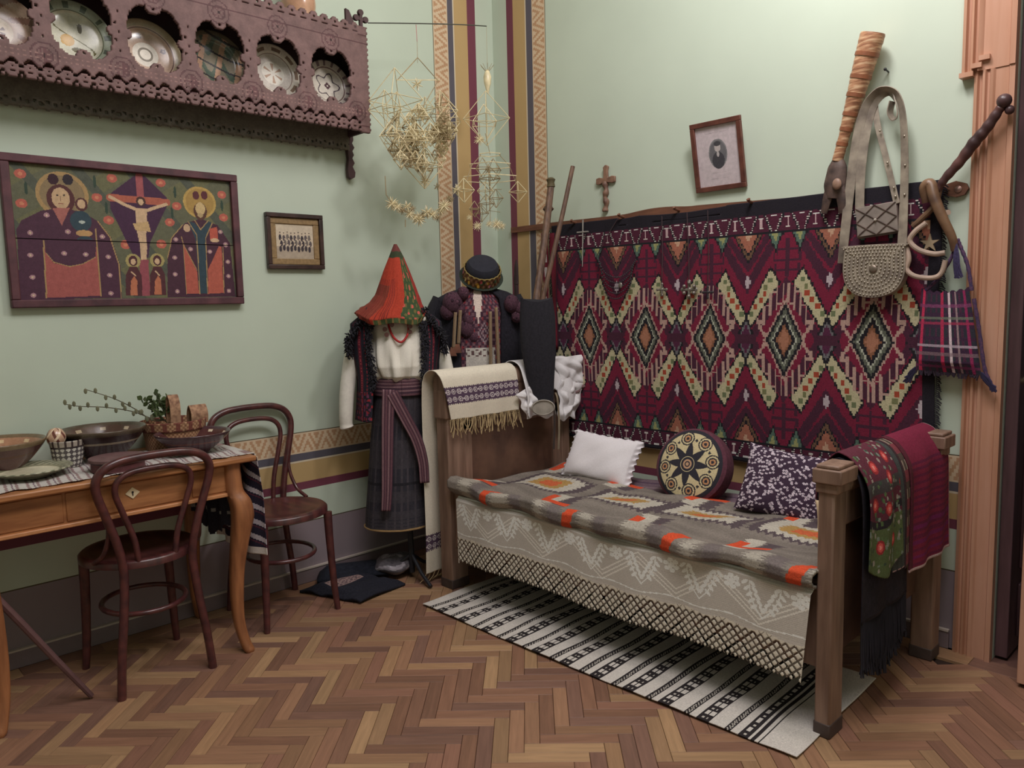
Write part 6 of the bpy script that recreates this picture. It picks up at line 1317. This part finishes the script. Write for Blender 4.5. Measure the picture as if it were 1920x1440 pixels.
mob2 = thing('straw_mobile', 'smaller straw mobile with tiered rings and hanging diamonds, right beside the corner stripes', 'mobile', W(914, 125, 0, .35), 'straw mobiles')
obj('straw_bundle', MB().lathe([(.004, .055), (.012, .045), (.020, .02), (.018, -.01), (.008, -.045), (.004, -.06)], W(914, 152, 0, .35), 12), SM, mob2)
mb = MB()
for k in range(9): a = k*.7; q = W(914, 145, 0, .35); mb.tube([q+np.array([0, 0, .02]), q+np.array([.035*math.cos(a), .035*math.sin(a), .06])], .0012, 4)
obj('straw_spray', mb, SD, mob2); thr(mob2, [(912, 48), (914, 138)], .0008)
for px, py, s, rz in ((912, 222, 34, -.76), (908, 232, 24, .1), (870, 357, 15, -.76), (910, 358, 12, -.76), (971, 360, 14, -.76), (905, 315, 13, None), (925, 318, 14, None), (903, 400, 11, None), (918, 335, 16, None), (890, 392, 10, None), (930, 372, 12, None), (912, 382, 12, None)): hang(mob2, OMD if rz is None else OM, px, py, s, .35, rz)
for px, py, s in ((899, 262, 9), (895, 424, 8), (931, 421, 10), (941, 424, 7), (917, 420, 6), (880, 408, 5)): hang(mob2, SMM, px, py, s, .35, .8, 'star')
for cx0, cy0, rx_ in ((919, 290, 17), (919, 311, 34), (919, 335, 44)):
    c_ = W(cx0, cy0, 0, .35); th = np.arange(6)/6*2*PI+.3; r_ = rx_*PX; obj('straw_ring', MB().tube(np.stack([c_[0]+r_*np.cos(th), c_[1]+r_*np.sin(th), c_[2]+0*th], 1), .0024, 5, closed=True), SM, mob2)
for pts in ([(902, 290), (884, 311), (873, 345)], [(936, 290), (955, 311), (969, 347)], [(910, 250), (919, 290)], [(919, 335), (919, 420)], [(912, 335), (910, 346)], [(899, 230), (899, 256)], [(940, 355), (918, 355), (918, 395), (938, 398)]): thr(mob2, pts, .0017, SD, 'straw')
hk_ = MB().tube(spline([W(690, 43, 0, .30), W(780, 44, 0, .33), W(860, 46, 0, .345), W(912, 49, 0, .35)], 6), .0028, 6)
tag(obj('hanging_rod', hk_, mat('thin_dark_rod', (74, 76, 66), .6)), 'thin dark rod stretched out from the shelf end, carrying the straw mobiles', 'rod')
# ------------------------------------------------------------------ floor under the figures
bc = thing('black_cloth', 'heap of folded black cloth on the parquet with a small patterned patch, below the mannequins', 'cloth', W(650, 1110, 2, 0))
corn = [W(562, 1112, 2, .0), W(676, 1134, 2, .0), W(760, 1098, 2, .0), W(700, 1066, 2, .0)]
cv = Cv(1, 1, 60, 50, (34, 34, 44)); cv.fill((np.abs(cv.X-.36) < .11) & (np.abs(cv.Y-.52) < .28), (140, 116, 112)); cv.fill((np.abs(cv.X-.36) < .09) & (np.abs(cv.Y-.52) < .24) & (np.sin(cv.X*140)*np.sin(cv.Y*60) > .1), (90, 72, 78)); cv.jitter(.2)
def bpos(U, V):
    q = (corn[0]*(1-U)[..., None]+corn[1]*U[..., None])*(V)[..., None]+(corn[3]*(1-U*0-.0)[..., None]*0+(corn[0]*.35+corn[3]*.65)*(1-U)[..., None]+corn[2]*U[..., None])*(1-V)[..., None]
    q[..., 2] = .012+.022*np.clip(np.sin(U*PI)*np.sin(V*PI)*3, 0, 1)+.006*np.sin(U*17+V*5); return q
sheet('top_fold', cv, bpos, FELT, bc, thick=.012)
cv = Cv(1, 1, 30, 20, (32, 34, 44)); cv.jitter(.2)
A_, B_ = W(600, 1092, 2, .0), W(745, 1075, 2, .0)
def bpos2(U, V):
    q = A_*(1-U)[..., None]+B_*U[..., None]; q[..., 0] += (V-.5)*.13; q[..., 1] -= (V-.5)*.10; q[..., 2] = .03+.04*np.sin(V*PI)*np.clip(np.sin(U*PI)*3, 0, 1); return q
sheet('under_fold', cv, bpos2, FELT, bc, thick=.02)
def gp(cv): cv.C[:] = lin((104, 98, 104)); cv.fill(np.sin(cv.X*9+cv.Y*14) > .6, (160, 152, 160)); cv.jitter(.2)
gq = W(742, 1078, 2, .0); cv = Cv(1, 1, 40, 30, (100, 96, 100)); gp(cv)
tag(sheet('grey_pouch', cv, lambda U, V: st(gq[0]+.09*np.sin(V*PI)*np.cos(U*2*PI), gq[1]+.11*np.sin(V*PI)*np.sin(U*2*PI), .06+.045*np.cos(V*PI)+.008*np.sin(U*25)*np.sin(V*PI)), matc('crumpled_grey_film', .3, .3, 30, .6)), 'crumpled shiny grey pouch lying at the foot of the blouse mannequin', 'pouch')
